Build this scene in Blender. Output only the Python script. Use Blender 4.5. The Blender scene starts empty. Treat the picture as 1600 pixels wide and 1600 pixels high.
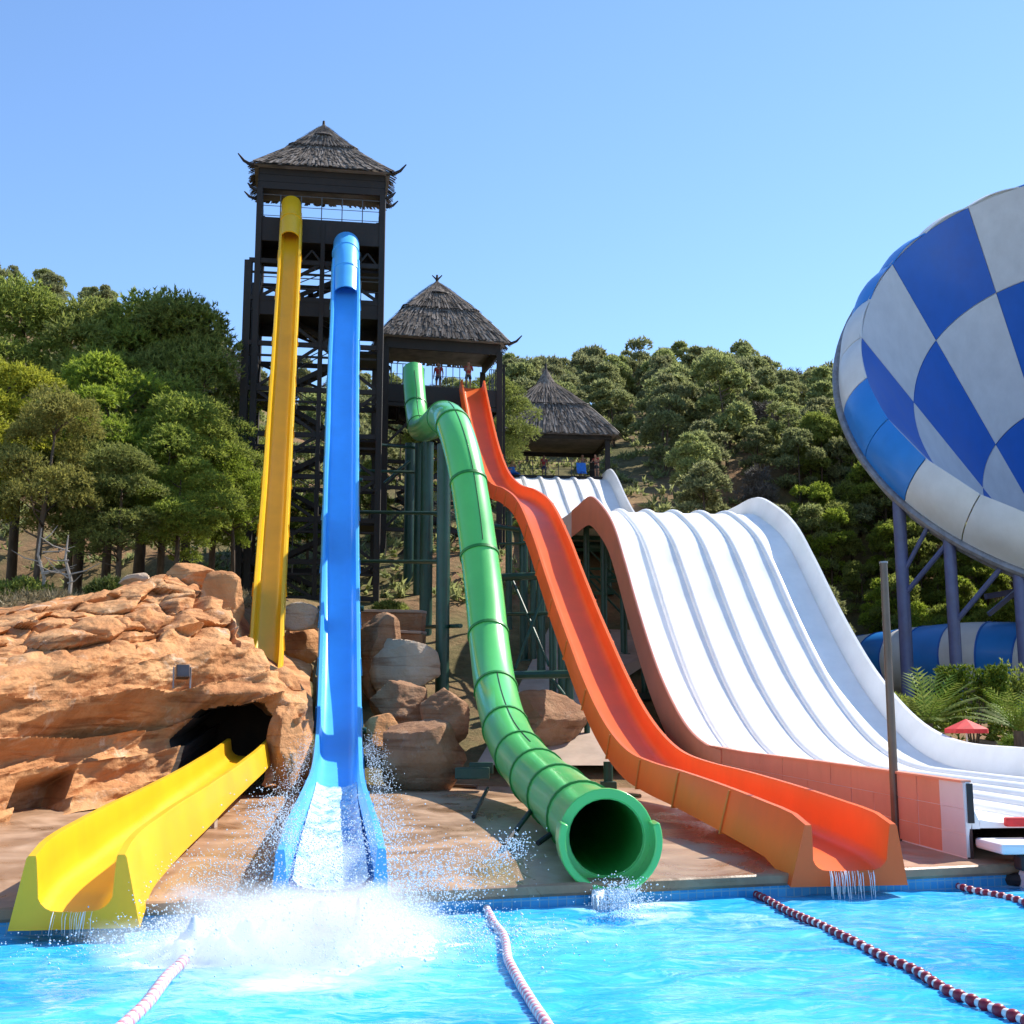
import bpy, bmesh, math, random
import numpy as np
from mathutils import Vector, Matrix, noise
R = math.radians
random.seed(7)
SC = bpy.context.scene
COL = SC.collection
# ------------------------------------------------------------------ camera
F = 2000.0; HOR = 1130.0; CAMZ = 2.4                    # focal length in px of the 1600 px photo, horizon row, eye height over water
PITCH = math.atan((HOR - 800.0) / F)
cam = bpy.data.cameras.new('camera'); cam.sensor_width = 36.0; cam.lens = 36.0 * F / 1600.0
cam.clip_start = 0.1; cam.clip_end = 3000
camo = bpy.data.objects.new('camera', cam); COL.objects.link(camo)
camo.location = (0, 0, CAMZ); camo.rotation_euler = (math.pi / 2 + PITCH, 0, 0)
SC.camera = camo
# ------------------------------------------------------------------ sky + sun
SUN = Vector((0.80, 0.58, 1.04)).normalized()          # towards the sun
w = bpy.data.worlds.new('World'); SC.world = w; w.use_nodes = True
nt = w.node_tree; bg = nt.nodes['Background']
sky = nt.nodes.new('ShaderNodeTexSky'); sky.sky_type = 'NISHITA'; sky.sun_disc = False
sky.sun_elevation = math.asin(SUN.z); sky.sun_rotation = math.atan2(SUN.x, SUN.y)
sky.air_density = 1.0; sky.dust_density = 0.05; sky.ozone_density = 6.0; sky.altitude = 0
nt.links.new(sky.outputs[0], bg.inputs[0]); bg.inputs[1].default_value = 0.12
sl = bpy.data.lights.new('sun', 'SUN'); sl.energy = 4.2; sl.angle = R(0.55); sl.color = (1.0, 0.93, 0.83)
slo = bpy.data.objects.new('sun', sl); COL.objects.link(slo); slo.location = (30, 0, 60)
slo.rotation_euler = (-SUN).to_track_quat('-Z', 'Y').to_euler()
SC.view_settings.view_transform = 'Standard'; SC.view_settings.look = 'None'
SC.view_settings.exposure = 1.0; SC.view_settings.gamma = 1.0; SC.view_settings.use_curve_mapping = False
SC.render.engine = 'CYCLES'; SC.cycles.use_denoising = True
SC.cycles.max_bounces = 8; SC.cycles.transparent_max_bounces = 16; SC.cycles.volume_bounces = 2

# ------------------------------------------------------------------ photo pixel -> world helpers
FW = Vector((0, math.cos(PITCH), math.sin(PITCH))); UP = Vector((0, -math.sin(PITCH), math.cos(PITCH)))
def ray(px, py): return FW + Vector((1, 0, 0)) * ((px - 800) / F) + UP * ((800 - py) / F)
def P(px, py, Y):
    d = ray(px, py); return Vector((0, 0, CAMZ)) + d * (Y / d.y)
def PZ(px, py, z):
    d = ray(px, py); return Vector((0, 0, CAMZ)) + d * ((z - CAMZ) / d.z)
def PL(px, py, a, b):                                   # on the vertical plane through the plan points a and b
    d = ray(px, py); ex, ey = b[0] - a[0], b[1] - a[1]
    t = (a[0] * ey - a[1] * ex) / (d.x * ey - d.y * ex)
    return Vector((0, 0, CAMZ)) + d * t
def ZA(py, Y): return P(800, py, Y).z
def sm(a, b, x):
    t = min(1.0, max(0.0, (x - a) / (b - a))); return t * t * (3 - 2 * t)
def lerp(a, b, t): return a + (b - a) * t
def interp(xs, ys, x):
    return float(np.interp(x, xs, ys))

# ------------------------------------------------------------------ materials
MATS = {}
def newmat(name):
    m = bpy.data.materials.new(name); m.use_nodes = True
    return m, m.node_tree.nodes, m.node_tree.links, m.node_tree.nodes['Principled BSDF']
def setp(b, rough=0.5, spec=0.5, coat=0.0, metal=0.0):
    b.inputs['Roughness'].default_value = rough; b.inputs['Specular IOR Level'].default_value = spec
    b.inputs['Coat Weight'].default_value = coat; b.inputs['Metallic'].default_value = metal
def tnoise(n, l, scale, detail=4, rough=0.55, coord='Object', dist=0.0, vscale=None):
    tc = n.new('ShaderNodeTexCoord'); t = n.new('ShaderNodeTexNoise'); t.inputs['Scale'].default_value = scale
    t.inputs['Detail'].default_value = detail; t.inputs['Roughness'].default_value = rough; t.inputs['Distortion'].default_value = dist
    if vscale:
        mp = n.new('ShaderNodeMapping'); mp.inputs['Scale'].default_value = vscale
        l.new(tc.outputs[coord], mp.inputs['Vector']); l.new(mp.outputs[0], t.inputs['Vector'])
    else: l.new(tc.outputs[coord], t.inputs['Vector'])
    return t
def ramp(n, l, src, stops):
    r = n.new('ShaderNodeValToRGB'); e = r.color_ramp.elements
    while len(e) < len(stops): e.new(0.5)
    for k, (p, c) in enumerate(stops):
        e[k].position = p; e[k].color = (*c, 1) if len(c) == 3 else c
    l.new(src, r.inputs[0]); return r
def mixc(n, l, fac, a, b, mode='MIX'):
    m = n.new('ShaderNodeMix'); m.data_type = 'RGBA'; m.blend_type = mode
    for s, v in ((m.inputs[0], fac), (m.inputs[6], a), (m.inputs[7], b)):
        if hasattr(v, 'type') and hasattr(v, 'links'): l.new(v, s)
        elif isinstance(v, (int, float)): s.default_value = v
        else: s.default_value = (*v, 1)
    return m.outputs[2]
def bump(n, l, b, h, strength=0.3, dist=0.05):
    bp = n.new('ShaderNodeBump'); bp.inputs['Strength'].default_value = strength; bp.inputs['Distance'].default_value = dist
    l.new(h, bp.inputs['Height']); l.new(bp.outputs[0], b.inputs['Normal'])
def simple(name, col, rough=0.5, var=0.15, scale=6.0, coat=0.0, spec=0.5, bmp=0.0, metal=0.0, dirt=None, vscale=None):
    if name in MATS: return MATS[name]
    m, n, l, b = newmat(name); setp(b, rough, spec, coat, metal)
    t = tnoise(n, l, scale, 5, 0.6, vscale=vscale)
    lo = tuple(c * (1 - var) for c in col); hi = tuple(min(1, c * (1 + var)) for c in col)
    r = ramp(n, l, t.outputs[0], [(0.3, lo), (0.7, hi)]); out = r.outputs[0]
    if dirt:
        t2 = tnoise(n, l, 1.3, 8, 0.7, vscale=(1, 1, 0.35)); r2 = ramp(n, l, t2.outputs[0], [(0.5, (0, 0, 0)), (0.75, (1, 1, 1))])
        mm = n.new('ShaderNodeMath'); mm.operation = 'MULTIPLY'; mm.inputs[1].default_value = dirt[1]; l.new(r2.outputs[0], mm.inputs[0])
        out = mixc(n, l, mm.outputs[0], out, dirt[0])
    l.new(out, b.inputs['Base Color'])
    rr = n.new('ShaderNodeMapRange'); rr.inputs['To Min'].default_value = max(0.03, rough - 0.08); rr.inputs['To Max'].default_value = min(1, rough + 0.12)
    l.new(t.outputs[0], rr.inputs[0]); l.new(rr.outputs[0], b.inputs['Roughness'])
    if bmp: bump(n, l, b, t.outputs[0], bmp, 0.03)
    MATS[name] = m; return m
def fibre(name, col, dirt=0.12, rough=0.33, trans=0.0):
    return simple(name, col, rough, 0.07, 0.8, coat=0.06, spec=0.45, dirt=((col[0] * .55 + .03, col[1] * .5 + .03, col[2] * .45 + .03), dirt))
def leafmat(name, a, b_, c, transl=0.25):
    m, n, l, b = newmat(name); setp(b, 0.6, 0.25)
    g = n.new('ShaderNodeNewGeometry'); oi = n.new('ShaderNodeObjectInfo')
    r = ramp(n, l, g.outputs['Random Per Island'], [(0.0, a), (0.55, b_), (1.0, c)])
    hs = n.new('ShaderNodeHueSaturation'); l.new(r.outputs[0], hs.inputs['Color'])
    for k, (lo, hi) in {'Value': (0.85, 1.22), 'Hue': (0.490, 0.508), 'Saturation': (0.86, 1.06)}.items():
        mr = n.new('ShaderNodeMapRange'); mr.inputs['To Min'].default_value = lo; mr.inputs['To Max'].default_value = hi
        l.new(oi.outputs['Random'], mr.inputs[0]); l.new(mr.outputs[0], hs.inputs[k])
    l.new(hs.outputs[0], b.inputs['Base Color'])
    tr = n.new('ShaderNodeBsdfTranslucent'); l.new(hs.outputs[0], tr.inputs['Color'])
    mx = n.new('ShaderNodeMixShader'); mx.inputs[0].default_value = transl
    l.new(b.outputs[0], mx.inputs[1]); l.new(tr.outputs[0], mx.inputs[2]); l.new(mx.outputs[0], n['Material Output'].inputs[0])
    MATS[name] = m; return m
YEL = fibre('yellow_fibreglass', (0.92, 0.54, 0.014)); BLU = fibre('blue_fibreglass', (0.085, 0.45, 0.94), 0.08)
GRN = fibre('green_fibreglass', (0.10, 0.55, 0.12), 0.12); ORG = fibre('orange_fibreglass', (0.90, 0.185, 0.040), 0.15)
ORGL = fibre('orange_outer_fibreglass', (0.82, 0.24, 0.06), 0.25); SAL = fibre('salmon_panel', (0.82, 0.34, 0.22), 0.25, 0.45)
WHT = fibre('white_fibreglass', (0.86, 0.855, 0.84), 0.06, 0.35); BOWLB = fibre('bowl_blue', (0.015, 0.13, 0.52), 0.08); BOWLW = fibre('bowl_white', (0.68, 0.68, 0.67), 0.12, 0.4)
def translucent(m, f):                                             # thin fibreglass lets some sunlight through
    n, l = m.node_tree.nodes, m.node_tree.links; b = n['Principled BSDF']; tr = n.new('ShaderNodeBsdfTranslucent'); mx = n.new('ShaderNodeMixShader'); mx.inputs[0].default_value = f
    l.new(b.inputs['Base Color'].links[0].from_socket, tr.inputs['Color']); l.new(b.outputs[0], mx.inputs[1]); l.new(tr.outputs[0], mx.inputs[2]); l.new(mx.outputs[0], n['Material Output'].inputs[0])
for m_, f_ in ((ORG, .25), (YEL, .18), (SAL, .15), (ORGL, .25)): translucent(m_, f_)
ORG.node_tree.nodes['Principled BSDF'].inputs['Specular IOR Level'].default_value = 0.3; ORG.node_tree.nodes['Principled BSDF'].inputs['Coat Weight'].default_value = 0.0
GRNS = simple('green_seam', (0.022, 0.20, 0.035), 0.4)
gb = GRN.node_tree.nodes['Principled BSDF']; gb.inputs['Coat Weight'].default_value = 0.6; gb.inputs['Coat Roughness'].default_value = 0.12
DGRN = simple('dark_green_steel', (0.010, 0.055, 0.035), 0.4, 0.25, 3, dirt=((0.07, 0.045, 0.025), 0.35))
DBRN = simple('dark_brown_timber', (0.015, 0.0095, 0.007), 0.65, 0.4, 5, bmp=0.3, dirt=((0.05, 0.03, 0.02), 0.35))
RAILM = simple('rail_steel', (0.09, 0.09, 0.09), 0.4, 0.2, 4, metal=0.4)
BPOST = simple('slate_blue_steel', (0.10, 0.12, 0.25), 0.4, 0.15, 2, dirt=((0.16, 0.12, 0.10), 0.35))
GREYM = simple('grey_galvanised_steel', (0.26, 0.26, 0.28), 0.45, 0.25, 3, metal=0.3, dirt=((0.12, 0.07, 0.05), 0.6))
BLK = simple('black_rubber', (0.015, 0.015, 0.016), 0.6, 0.3, 8)
POLEM = simple('brown_grey_pole', (0.13, 0.095, 0.075), 0.35, 0.25, 2, metal=0.5)
BARK = simple('pine_bark', (0.10, 0.068, 0.045), 0.9, 0.45, 7, bmp=0.6, vscale=(1, 1, 0.3))
DEADW = simple('bleached_wood', (0.33, 0.28, 0.23), 0.85, 0.3, 6, bmp=0.3)
REDM = simple('red_cloth', (0.60, 0.03, 0.03), 0.7, 0.2, 5)
SKIN = simple('skin', (0.42, 0.21, 0.13), 0.5, 0.1, 9); SKIN2 = simple('skin_tan', (0.30, 0.14, 0.08), 0.5, 0.1, 9)
HAIR = simple('dark_hair', (0.015, 0.011, 0.009), 0.6, 0.3, 20)
CLR = simple('red_fabric', (0.35, 0.03, 0.03), 0.8, 0.2, 9); CLK = simple('black_fabric', (0.02, 0.02, 0.024), 0.8, 0.2, 9)
CLB = simple('blue_fabric', (0.03, 0.16, 0.55), 0.7, 0.2, 9); CLN = simple('navy_fabric', (0.025, 0.03, 0.09), 0.8, 0.2, 9)
FLW = simple('float_white', (0.75, 0.73, 0.73), 0.4, 0.1, 6); FLR = simple('float_red', (0.26, 0.012, 0.03), 0.4, 0.2, 6); FLP = simple('float_pink', (0.72, 0.27, 0.33), 0.45, 0.15, 6)
LEAF1 = leafmat('pine_needles', (0.14, 0.185, 0.034), (0.27, 0.33, 0.050), (0.40, 0.45, 0.075), 0.5)
LEAF2 = leafmat('pine_needles_yellow', (0.20, 0.215, 0.028), (0.36, 0.36, 0.042), (0.48, 0.47, 0.06), 0.5)
LEAF3 = leafmat('far_pine_needles', (0.15, 0.175, 0.075), (0.28, 0.305, 0.115), (0.40, 0.42, 0.16), 0.5)
LEAF4 = leafmat('dry_twigs', (0.10, 0.085, 0.07), (0.15, 0.13, 0.11), (0.19, 0.17, 0.15), 0.1)
LEAF5 = leafmat('hedge_leaves', (0.045, 0.085, 0.012), (0.10, 0.15, 0.02), (0.20, 0.22, 0.03))
LEAF6 = leafmat('palm_leaves', (0.09, 0.15, 0.02), (0.16, 0.24, 0.03), (0.26, 0.32, 0.06))
LEAF7 = leafmat('dry_grass', (0.18, 0.15, 0.07), (0.26, 0.21, 0.10), (0.34, 0.28, 0.15), 0.2)
def thatchmat():
    m, n, l, b = newmat('thatch'); setp(b, 0.9, 0.15)
    g = n.new('ShaderNodeNewGeometry')
    r = ramp(n, l, g.outputs['Random Per Island'], [(0.0, (0.075, 0.060, 0.050)), (0.5, (0.19, 0.160, 0.135)), (1.0, (0.34, 0.295, 0.255))])
    t = tnoise(n, l, 1.4, 5, 0.6); r2 = ramp(n, l, t.outputs[0], [(0.3, (0.6, 0.6, 0.6)), (0.7, (1.15, 1.12, 1.1))])
    l.new(mixc(n, l, 1.0, r.outputs[0], r2.outputs[0], 'MULTIPLY'), b.inputs['Base Color']); return m
THATCH = thatchmat()
def rockmat(name, c1, c2, c3, pale, palef=0.5, tilt=(0.25, 0.1)):
    m, n, l, b = newmat(name); setp(b, 0.85, 0.2)
    t = tnoise(n, l, 0.55, 8, 0.62, 'Object', 0.6); r = ramp(n, l, t.outputs[0], [(0.28, c1), (0.5, c2), (0.72, c3)])
    tc = n.new('ShaderNodeTexCoord'); mp = n.new('ShaderNodeMapping'); mp.inputs['Rotation'].default_value = (tilt[1], tilt[0], 0); mp.inputs['Scale'].default_value = (0.25, 0.25, 2.6)
    l.new(tc.outputs['Object'], mp.inputs['Vector']); st = n.new('ShaderNodeTexNoise'); st.inputs['Scale'].default_value = 1.6; st.inputs['Detail'].default_value = 7; st.inputs['Distortion'].default_value = 0.8
    l.new(mp.outputs[0], st.inputs['Vector'])
    r2 = ramp(n, l, st.outputs[0], [(0.36, (0.55, 0.44, 0.38)), (0.46, (1, 1, 1)), (0.62, (1.08, 1.04, 1.0))])
    c = mixc(n, l, 0.75, r.outputs[0], r2.outputs[0], 'MULTIPLY')
    t3 = tnoise(n, l, 0.9, 8, 0.75, 'Object', 1.0); r3 = ramp(n, l, t3.outputs[0], [(0.56, (0, 0, 0)), (0.70, (palef,) * 3)])
    c = mixc(n, l, r3.outputs[0], c, pale); l.new(c, b.inputs['Base Color'])
    t4 = tnoise(n, l, 5, 10, 0.7); ad = n.new('ShaderNodeMath'); ad.operation = 'ADD'; l.new(t4.outputs[0], ad.inputs[0]); l.new(st.outputs[0], ad.inputs[1])
    bump(n, l, b, ad.outputs[0], 0.7, 0.12); return m
ROCK = rockmat('sandstone', (0.34, 0.140, 0.052), (0.53, 0.255, 0.105), (0.64, 0.37, 0.175), (0.70, 0.57, 0.42), 0.8)
ROCK2 = rockmat('brown_rock', (0.20, 0.10, 0.055), (0.30, 0.165, 0.09), (0.40, 0.25, 0.15), (0.50, 0.42, 0.33), 0.4)
ROCK3 = rockmat('pale_rock', (0.40, 0.30, 0.21), (0.48, 0.37, 0.27), (0.55, 0.45, 0.35), (0.6, 0.53, 0.44), 0.3)
DARKIN = simple('cave_shade', (0.035, 0.022, 0.016), 0.9, 0.4, 2, bmp=0.5)  # near-black colour paints in the shade inside the tunnel
CONC = simple('pale_concrete', (0.38, 0.29, 0.225), 0.8, 0.18, 1.2, bmp=0.15, dirt=((0.22, 0.15, 0.10), 0.4))
def deckmat():
    m, n, l, b = newmat('wet_brown_concrete'); setp(b, 0.45, 0.5)
    t = tnoise(n, l, 0.7, 8, 0.65, 'Object', 0.5); r = ramp(n, l, t.outputs[0], [(0.3, (0.26, 0.155, 0.088)), (0.5, (0.38, 0.245, 0.15)), (0.72, (0.47, 0.34, 0.235))])
    t2 = tnoise(n, l, 0.45, 7, 0.65, 'Object', 1.2, (1.2, 0.7, 1)); r2 = ramp(n, l, t2.outputs[0], [(0.36, (0.62, 0.54, 0.48)), (0.62, (1.15, 1.1, 1.05))])
    l.new(mixc(n, l, 0.8, r.outputs[0], r2.outputs[0], 'MULTIPLY'), b.inputs['Base Color'])
    r3 = ramp(n, l, t2.outputs[0], [(0.35, (0.16,) * 3), (0.6, (0.6,) * 3)]); l.new(r3.outputs[0], b.inputs['Roughness'])
    t4 = tnoise(n, l, 9, 6, 0.7); bump(n, l, b, t4.outputs[0], 0.18, 0.03); return m
DECK = deckmat()
def groundmat():
    m, n, l, b = newmat('hill_soil'); setp(b, 0.95, 0.1)
    t = tnoise(n, l, 0.075, 10, 0.65, 'Object', 0.4); r = ramp(n, l, t.outputs[0], [(0.36, (0.105, 0.105, 0.042)), (0.48, (0.20, 0.165, 0.082)), (0.58, (0.30, 0.185, 0.105)), (0.7, (0.36, 0.225, 0.13))])
    t2 = tnoise(n, l, 1.6, 8, 0.75); r2 = ramp(n, l, t2.outputs[0], [(0.3, (0.55, 0.55, 0.5)), (0.7, (1.2, 1.15, 1.1))])
    l.new(mixc(n, l, 0.85, r.outputs[0], r2.outputs[0], 'MULTIPLY'), b.inputs['Base Color']); bump(n, l, b, t2.outputs[0], 0.8, 0.25); return m
SOIL = groundmat()
def tilemat():
    m, n, l, b = newmat('blue_pool_tiles'); setp(b, 0.25, 0.5)
    tc = n.new('ShaderNodeTexCoord'); br = n.new('ShaderNodeTexBrick'); br.inputs['Scale'].default_value = 1.0; br.offset = 0.0
    br.inputs['Brick Width'].default_value = 0.12; br.inputs['Row Height'].default_value = 0.12; br.inputs['Mortar Size'].default_value = 0.008
    br.inputs['Color1'].default_value = (0.025, 0.25, 0.52, 1); br.inputs['Color2'].default_value = (0.05, 0.34, 0.62, 1); br.inputs['Mortar'].default_value = (0.16, 0.36, 0.5, 1)
    mp = n.new('ShaderNodeMapping'); mp.inputs['Rotation'].default_value = (R(90), 0, 0); l.new(tc.outputs['Object'], mp.inputs[0]); l.new(mp.outputs[0], br.inputs['Vector'])
    l.new(br.outputs[0], b.inputs['Base Color']); return m
TILES = tilemat()

# ------------------------------------------------------------------ mesh helpers
def npmesh(name, V, Fs, mat=None, smooth=False):
    me = bpy.data.meshes.new(name); V = np.asarray(V, dtype=np.float32); Fs = np.asarray(Fs, dtype=np.int32)
    k = Fs.shape[1]; me.vertices.add(len(V)); me.vertices.foreach_set('co', V.ravel())
    me.loops.add(Fs.size); me.loops.foreach_set('vertex_index', Fs.ravel())
    me.polygons.add(len(Fs)); me.polygons.foreach_set('loop_start', np.arange(0, Fs.size, k, dtype=np.int32))
    if smooth: me.polygons.foreach_set('use_smooth', np.ones(len(Fs), dtype=bool))
    me.update(calc_edges=True)
    if mat: me.materials.append(mat)
    return me
def link(name, me, parent=None, loc=None):
    o = bpy.data.objects.new(name, me); COL.objects.link(o)
    if parent is not None: o.parent = parent
    if loc is not None: o.location = loc
    return o
def tag(o, label, cat, group=None):
    o['label'] = label; o['category'] = cat
    if group: o['group'] = group
    return o
def thing(name, label, cat, loc=(0, 0, 0), group=None, rz=0.0):
    o = bpy.data.objects.new(name, None); COL.objects.link(o); o.location = loc; o.rotation_euler.z = rz; o.empty_display_size = 0.3
    return tag(o, label, cat, group)
def kind(o, k): o['kind'] = k; return o
class MB:
    def __init__(s): s.v = []; s.f = []
    def add(s, vs, fs):
        b = len(s.v); s.v += [tuple(v) for v in vs]; s.f += [tuple(b + i for i in f) for f in fs]; return s
    def box(s, c, size, rot=None):
        hx, hy, hz = size[0] / 2, size[1] / 2, size[2] / 2
        vs = [Vector((x, y, z)) for x in (-hx, hx) for y in (-hy, hy) for z in (-hz, hz)]
        if rot is not None: vs = [rot @ v for v in vs]
        c = Vector(c); return s.add([v + c for v in vs], [(0, 1, 3, 2), (4, 6, 7, 5), (0, 4, 5, 1), (2, 3, 7, 6), (0, 2, 6, 4), (1, 5, 7, 3)])
    def beam(s, a, b, wd, ht=None):
        a, b = Vector(a), Vector(b); d = b - a; L = d.length
        if L < 1e-6: return s
        t = d / L; ref = Vector((0, 0, 1)) if abs(t.z) < 0.95 else Vector((0, 1, 0))
        x = t.cross(ref).normalized(); y = x.cross(t).normalized(); ht = ht or wd
        m = Matrix((x, t, y)).transposed(); return s.box((a + b) / 2, (wd, L, ht), m)
    def tube(s, path, r, n=8, cap=True):
        path = [Vector(p) for p in path]; rings = []; px = None
        for i, p in enumerate(path):
            t = (path[min(i + 1, len(path) - 1)] - path[max(i - 1, 0)]).normalized()
            if px is None:
                ref = Vector((0, 0, 1)) if abs(t.z) < 0.9 else Vector((1, 0, 0)); px = t.cross(ref).normalized()
            else: px = (px - t * px.dot(t)).normalized()
            y = t.cross(px); rr = r[i] if isinstance(r, (list, tuple)) else r
            rings.append([p + (px * math.cos(2 * math.pi * k / n) + y * math.sin(2 * math.pi * k / n)) * rr for k in range(n)])
        vs = [v for g in rings for v in g]; fs = []
        for i in range(len(rings) - 1):
            for k in range(n): fs.append((i * n + k, i * n + (k + 1) % n, (i + 1) * n + (k + 1) % n, (i + 1) * n + k))
        if cap: fs += [tuple(range(n - 1, -1, -1)), tuple((len(rings) - 1) * n + k for k in range(n))]
        return s.add(vs, fs)
    def sweep(s, fr, prof, closed=True, cap=True):
        n = len(prof); vs = [p + sd * a + u * b for (p, t, sd, u) in fr for (a, b) in prof]; fs = []
        for i in range(len(fr) - 1):
            for k in range(n if closed else n - 1):
                fs.append((i * n + k, i * n + (k + 1) % n, (i + 1) * n + (k + 1) % n, (i + 1) * n + k))
        if cap and closed: fs += [tuple(range(n - 1, -1, -1)), tuple((len(fr) - 1) * n + k for k in range(n))]
        return s.add(vs, fs)
    def build(s, name, mat, parent=None, smooth=False, loc=None, bevel=0.0, local=False):
        me = bpy.data.meshes.new(name); off = None                       # points are world points unless local
        if parent is not None and not local:
            off = Vector(); q = parent
            while q is not None: off = off + q.location; q = q.parent
        vs = s.v if off is None else [(v[0] - off[0], v[1] - off[1], v[2] - off[2]) for v in s.v]
        me.from_pydata(vs, [], s.f); me.materials.append(mat)
        bm = bmesh.new(); bm.from_mesh(me); bmesh.ops.recalc_face_normals(bm, faces=bm.faces[:]); bm.to_mesh(me); bm.free()
        if smooth:
            me.polygons.foreach_set('use_smooth', [True] * len(me.polygons)); me.set_sharp_from_angle(angle=R(40))
        o = link(name, me, parent, loc)
        if bevel:
            b = o.modifiers.new('bevel', 'BEVEL'); b.width = bevel; b.segments = 2; b.limit_method = 'ANGLE'
        return o
def catmull(pts, step=0.5):
    pts = [Vector(p) for p in pts]; out = []
    for i in range(len(pts) - 1):
        p0 = pts[max(i - 1, 0)]; p1 = pts[i]; p2 = pts[i + 1]; p3 = pts[min(i + 2, len(pts) - 1)]
        t0 = 0; t1 = max(1e-4, (p1 - p0).length ** .5) if i > 0 else (p2 - p1).length ** .5
        n = max(1, int((p2 - p1).length / step))
        d1 = (p2 - p0) / 2 if i > 0 else (p2 - p1); d2 = (p3 - p1) / 2 if i < len(pts) - 2 else (p2 - p1)
        L = (p2 - p1).length
        d1 = d1.normalized() * L; d2 = d2.normalized() * L
        for k in range(n):
            t = k / n; h00 = 2 * t**3 - 3 * t**2 + 1; h10 = t**3 - 2 * t**2 + t; h01 = -2 * t**3 + 3 * t**2; h11 = t**3 - t**2
            out.append(p1 * h00 + d1 * h10 + p2 * h01 + d2 * h11)
    out.append(pts[-1]); return out
def frames(path, smoothn=2):
    fr = []; N = len(path)
    for i, p in enumerate(path):
        t = (path[min(i + smoothn, N - 1)] - path[max(i - smoothn, 0)]).normalized()
        sd = Vector((0, 0, 1)).cross(t)
        if sd.length < 0.05: sd = fr[-1][2] if fr else Vector((1, 0, 0))
        sd.normalize(); fr.append((p, t, sd, t.cross(sd).normalized()))
    return fr
def ringprof(r, n=20, a0=0, a1=2 * math.pi):
    full = abs(a1 - a0 - 2 * math.pi) < 1e-6
    return [(r * math.cos(a0 + (a1 - a0) * k / (n if full else n - 1)), r * math.sin(a0 + (a1 - a0) * k / (n if full else n - 1))) for k in range(n)]
def pipeprof(ro, ri, n=24, a0=-math.pi / 2, a1=1.5 * math.pi):
    return ringprof(ro, n, a0, a1 - 0.001) + ringprof(ri, n, a0, a1 - 0.001)[::-1]
def arclen(path):
    L = [0.0]
    for a, b in zip(path, path[1:]): L.append(L[-1] + (b - a).length)
    return L
def sub(path, L, a, b):
    out = []
    for p, l in zip(path, L):
        if a - 1e-6 <= l <= b + 1e-6: out.append(p)
    return out

# ================================================================== THE SETTING
def edgeY(X): return 17.2 + 0.353 * max(-40, min(40, X))          # far pool edge
def deckz(X, Y): return 0.32 + 0.025 * max(0.0, Y - edgeY(X))
SKX = [-400, -150, 0, 100, 180, 300, 380, 480, 600, 800, 900, 1000, 1100, 1200, 1300, 1420, 1560, 1700, 2000]
SKY = [420, 435, 455, 482, 510, 545, 600, 635, 645, 648, 640, 622, 615, 625, 640, 660, 680, 700, 730]
YC = 190.0
def crest(X, Y):
    px = 800 + F * X / Y * math.cos(PITCH); return ZA(interp(SKX, SKY, max(-400, min(2000, px))), YC)
def cliffTop(X): return interp([-60, -16, -12, -9.5, -8.6], [31, 33, 34.5, 37.5, 41], X)
def nz(x, y, s, o=4): return noise.fractal(Vector((x * s, y * s, 3.7)), 1.0, 2.0, o)
def terrain(X, Y):
    e = Y - edgeY(X)
    b = deckz(X, Y) - 0.12 if Y < 34 else 0.0
    if Y >= 34: b = lerp(deckz(X, 34) - 0.12, 8.3, min(1, (Y - 34) / 26.0))
    if X > 8 and Y > 34: b = lerp(b, min(b, 0.7 + (Y - 34) * 0.082), sm(9.5, 13.5, X))
    b -= 0.75 * sm(24, 28, Y) * sm(50, 42, Y) * sm(9.3 - .122 * Y, 9.9 - .122 * Y, X) * sm(18, 17, X + .122 * Y)
    pl = 5.6 + (Y - 36) * 0.11
    if X < -6.5:
        k = sm(0, 1.8, Y - cliffTop(X)) * sm(-6.5, -9.5, X) if X > -9.5 else sm(0, 1.8, Y - cliffTop(X))
        b = lerp(b, max(b, pl), k)
    if Y > 34: b += 0.25 * nz(X, Y, 0.3) * sm(34, 40, Y)
    if Y > 58:
        z0 = lerp(8.3, 8.6, 0.5); zc = crest(X, Y); t = (Y - 60) / (YC - 60)
        if t > 0:
            h = z0 + (zc - z0) * (t ** 0.92 if t < 1 else 1.0) + 2.2 * nz(X, Y, 0.03) * sm(0, .3, t)
            if t > 1: h -= (Y - YC) * 0.06
            b = lerp(b, h, sm(58, 64, Y)) if X < 9 else lerp(b, h, sm(lerp(58, 74, sm(9, 14, X)), lerp(64, 94, sm(9, 14, X)), Y))
    return b
def build_terrain():
    xs = np.concatenate([np.linspace(-420, -70, 30)[:-1], np.linspace(-70, -22, 33)[:-1], np.linspace(-22, 26, 97)[:-1], np.linspace(26, 110, 57)[:-1], np.linspace(110, 420, 26)])
    ys = np.concatenate([np.linspace(0, 26, 27)[:-1], np.linspace(26, 70, 111)[:-1], np.linspace(70, 210, 100)[:-1], np.linspace(210, 900, 24)])
    V = np.zeros((len(ys), len(xs), 3))
    for j, y in enumerate(ys):
        for i, x in enumerate(xs):
            e0 = edgeY(x) + 0.02
            Y = e0 + y * (1 - e0 / 60) if y < 60 else y
            V[j, i] = (x, Y, terrain(x, Y))
    nx = len(xs); idx = np.arange(len(ys) * nx).reshape(len(ys), nx)
    Fq = np.stack([idx[:-1, :-1], idx[:-1, 1:], idx[1:, 1:], idx[1:, :-1]], -1).reshape(-1, 4)
    kind(link('hillside', npmesh('hillside', V.reshape(-1, 3), Fq, SOIL, True)), 'structure')
build_terrain()
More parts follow.
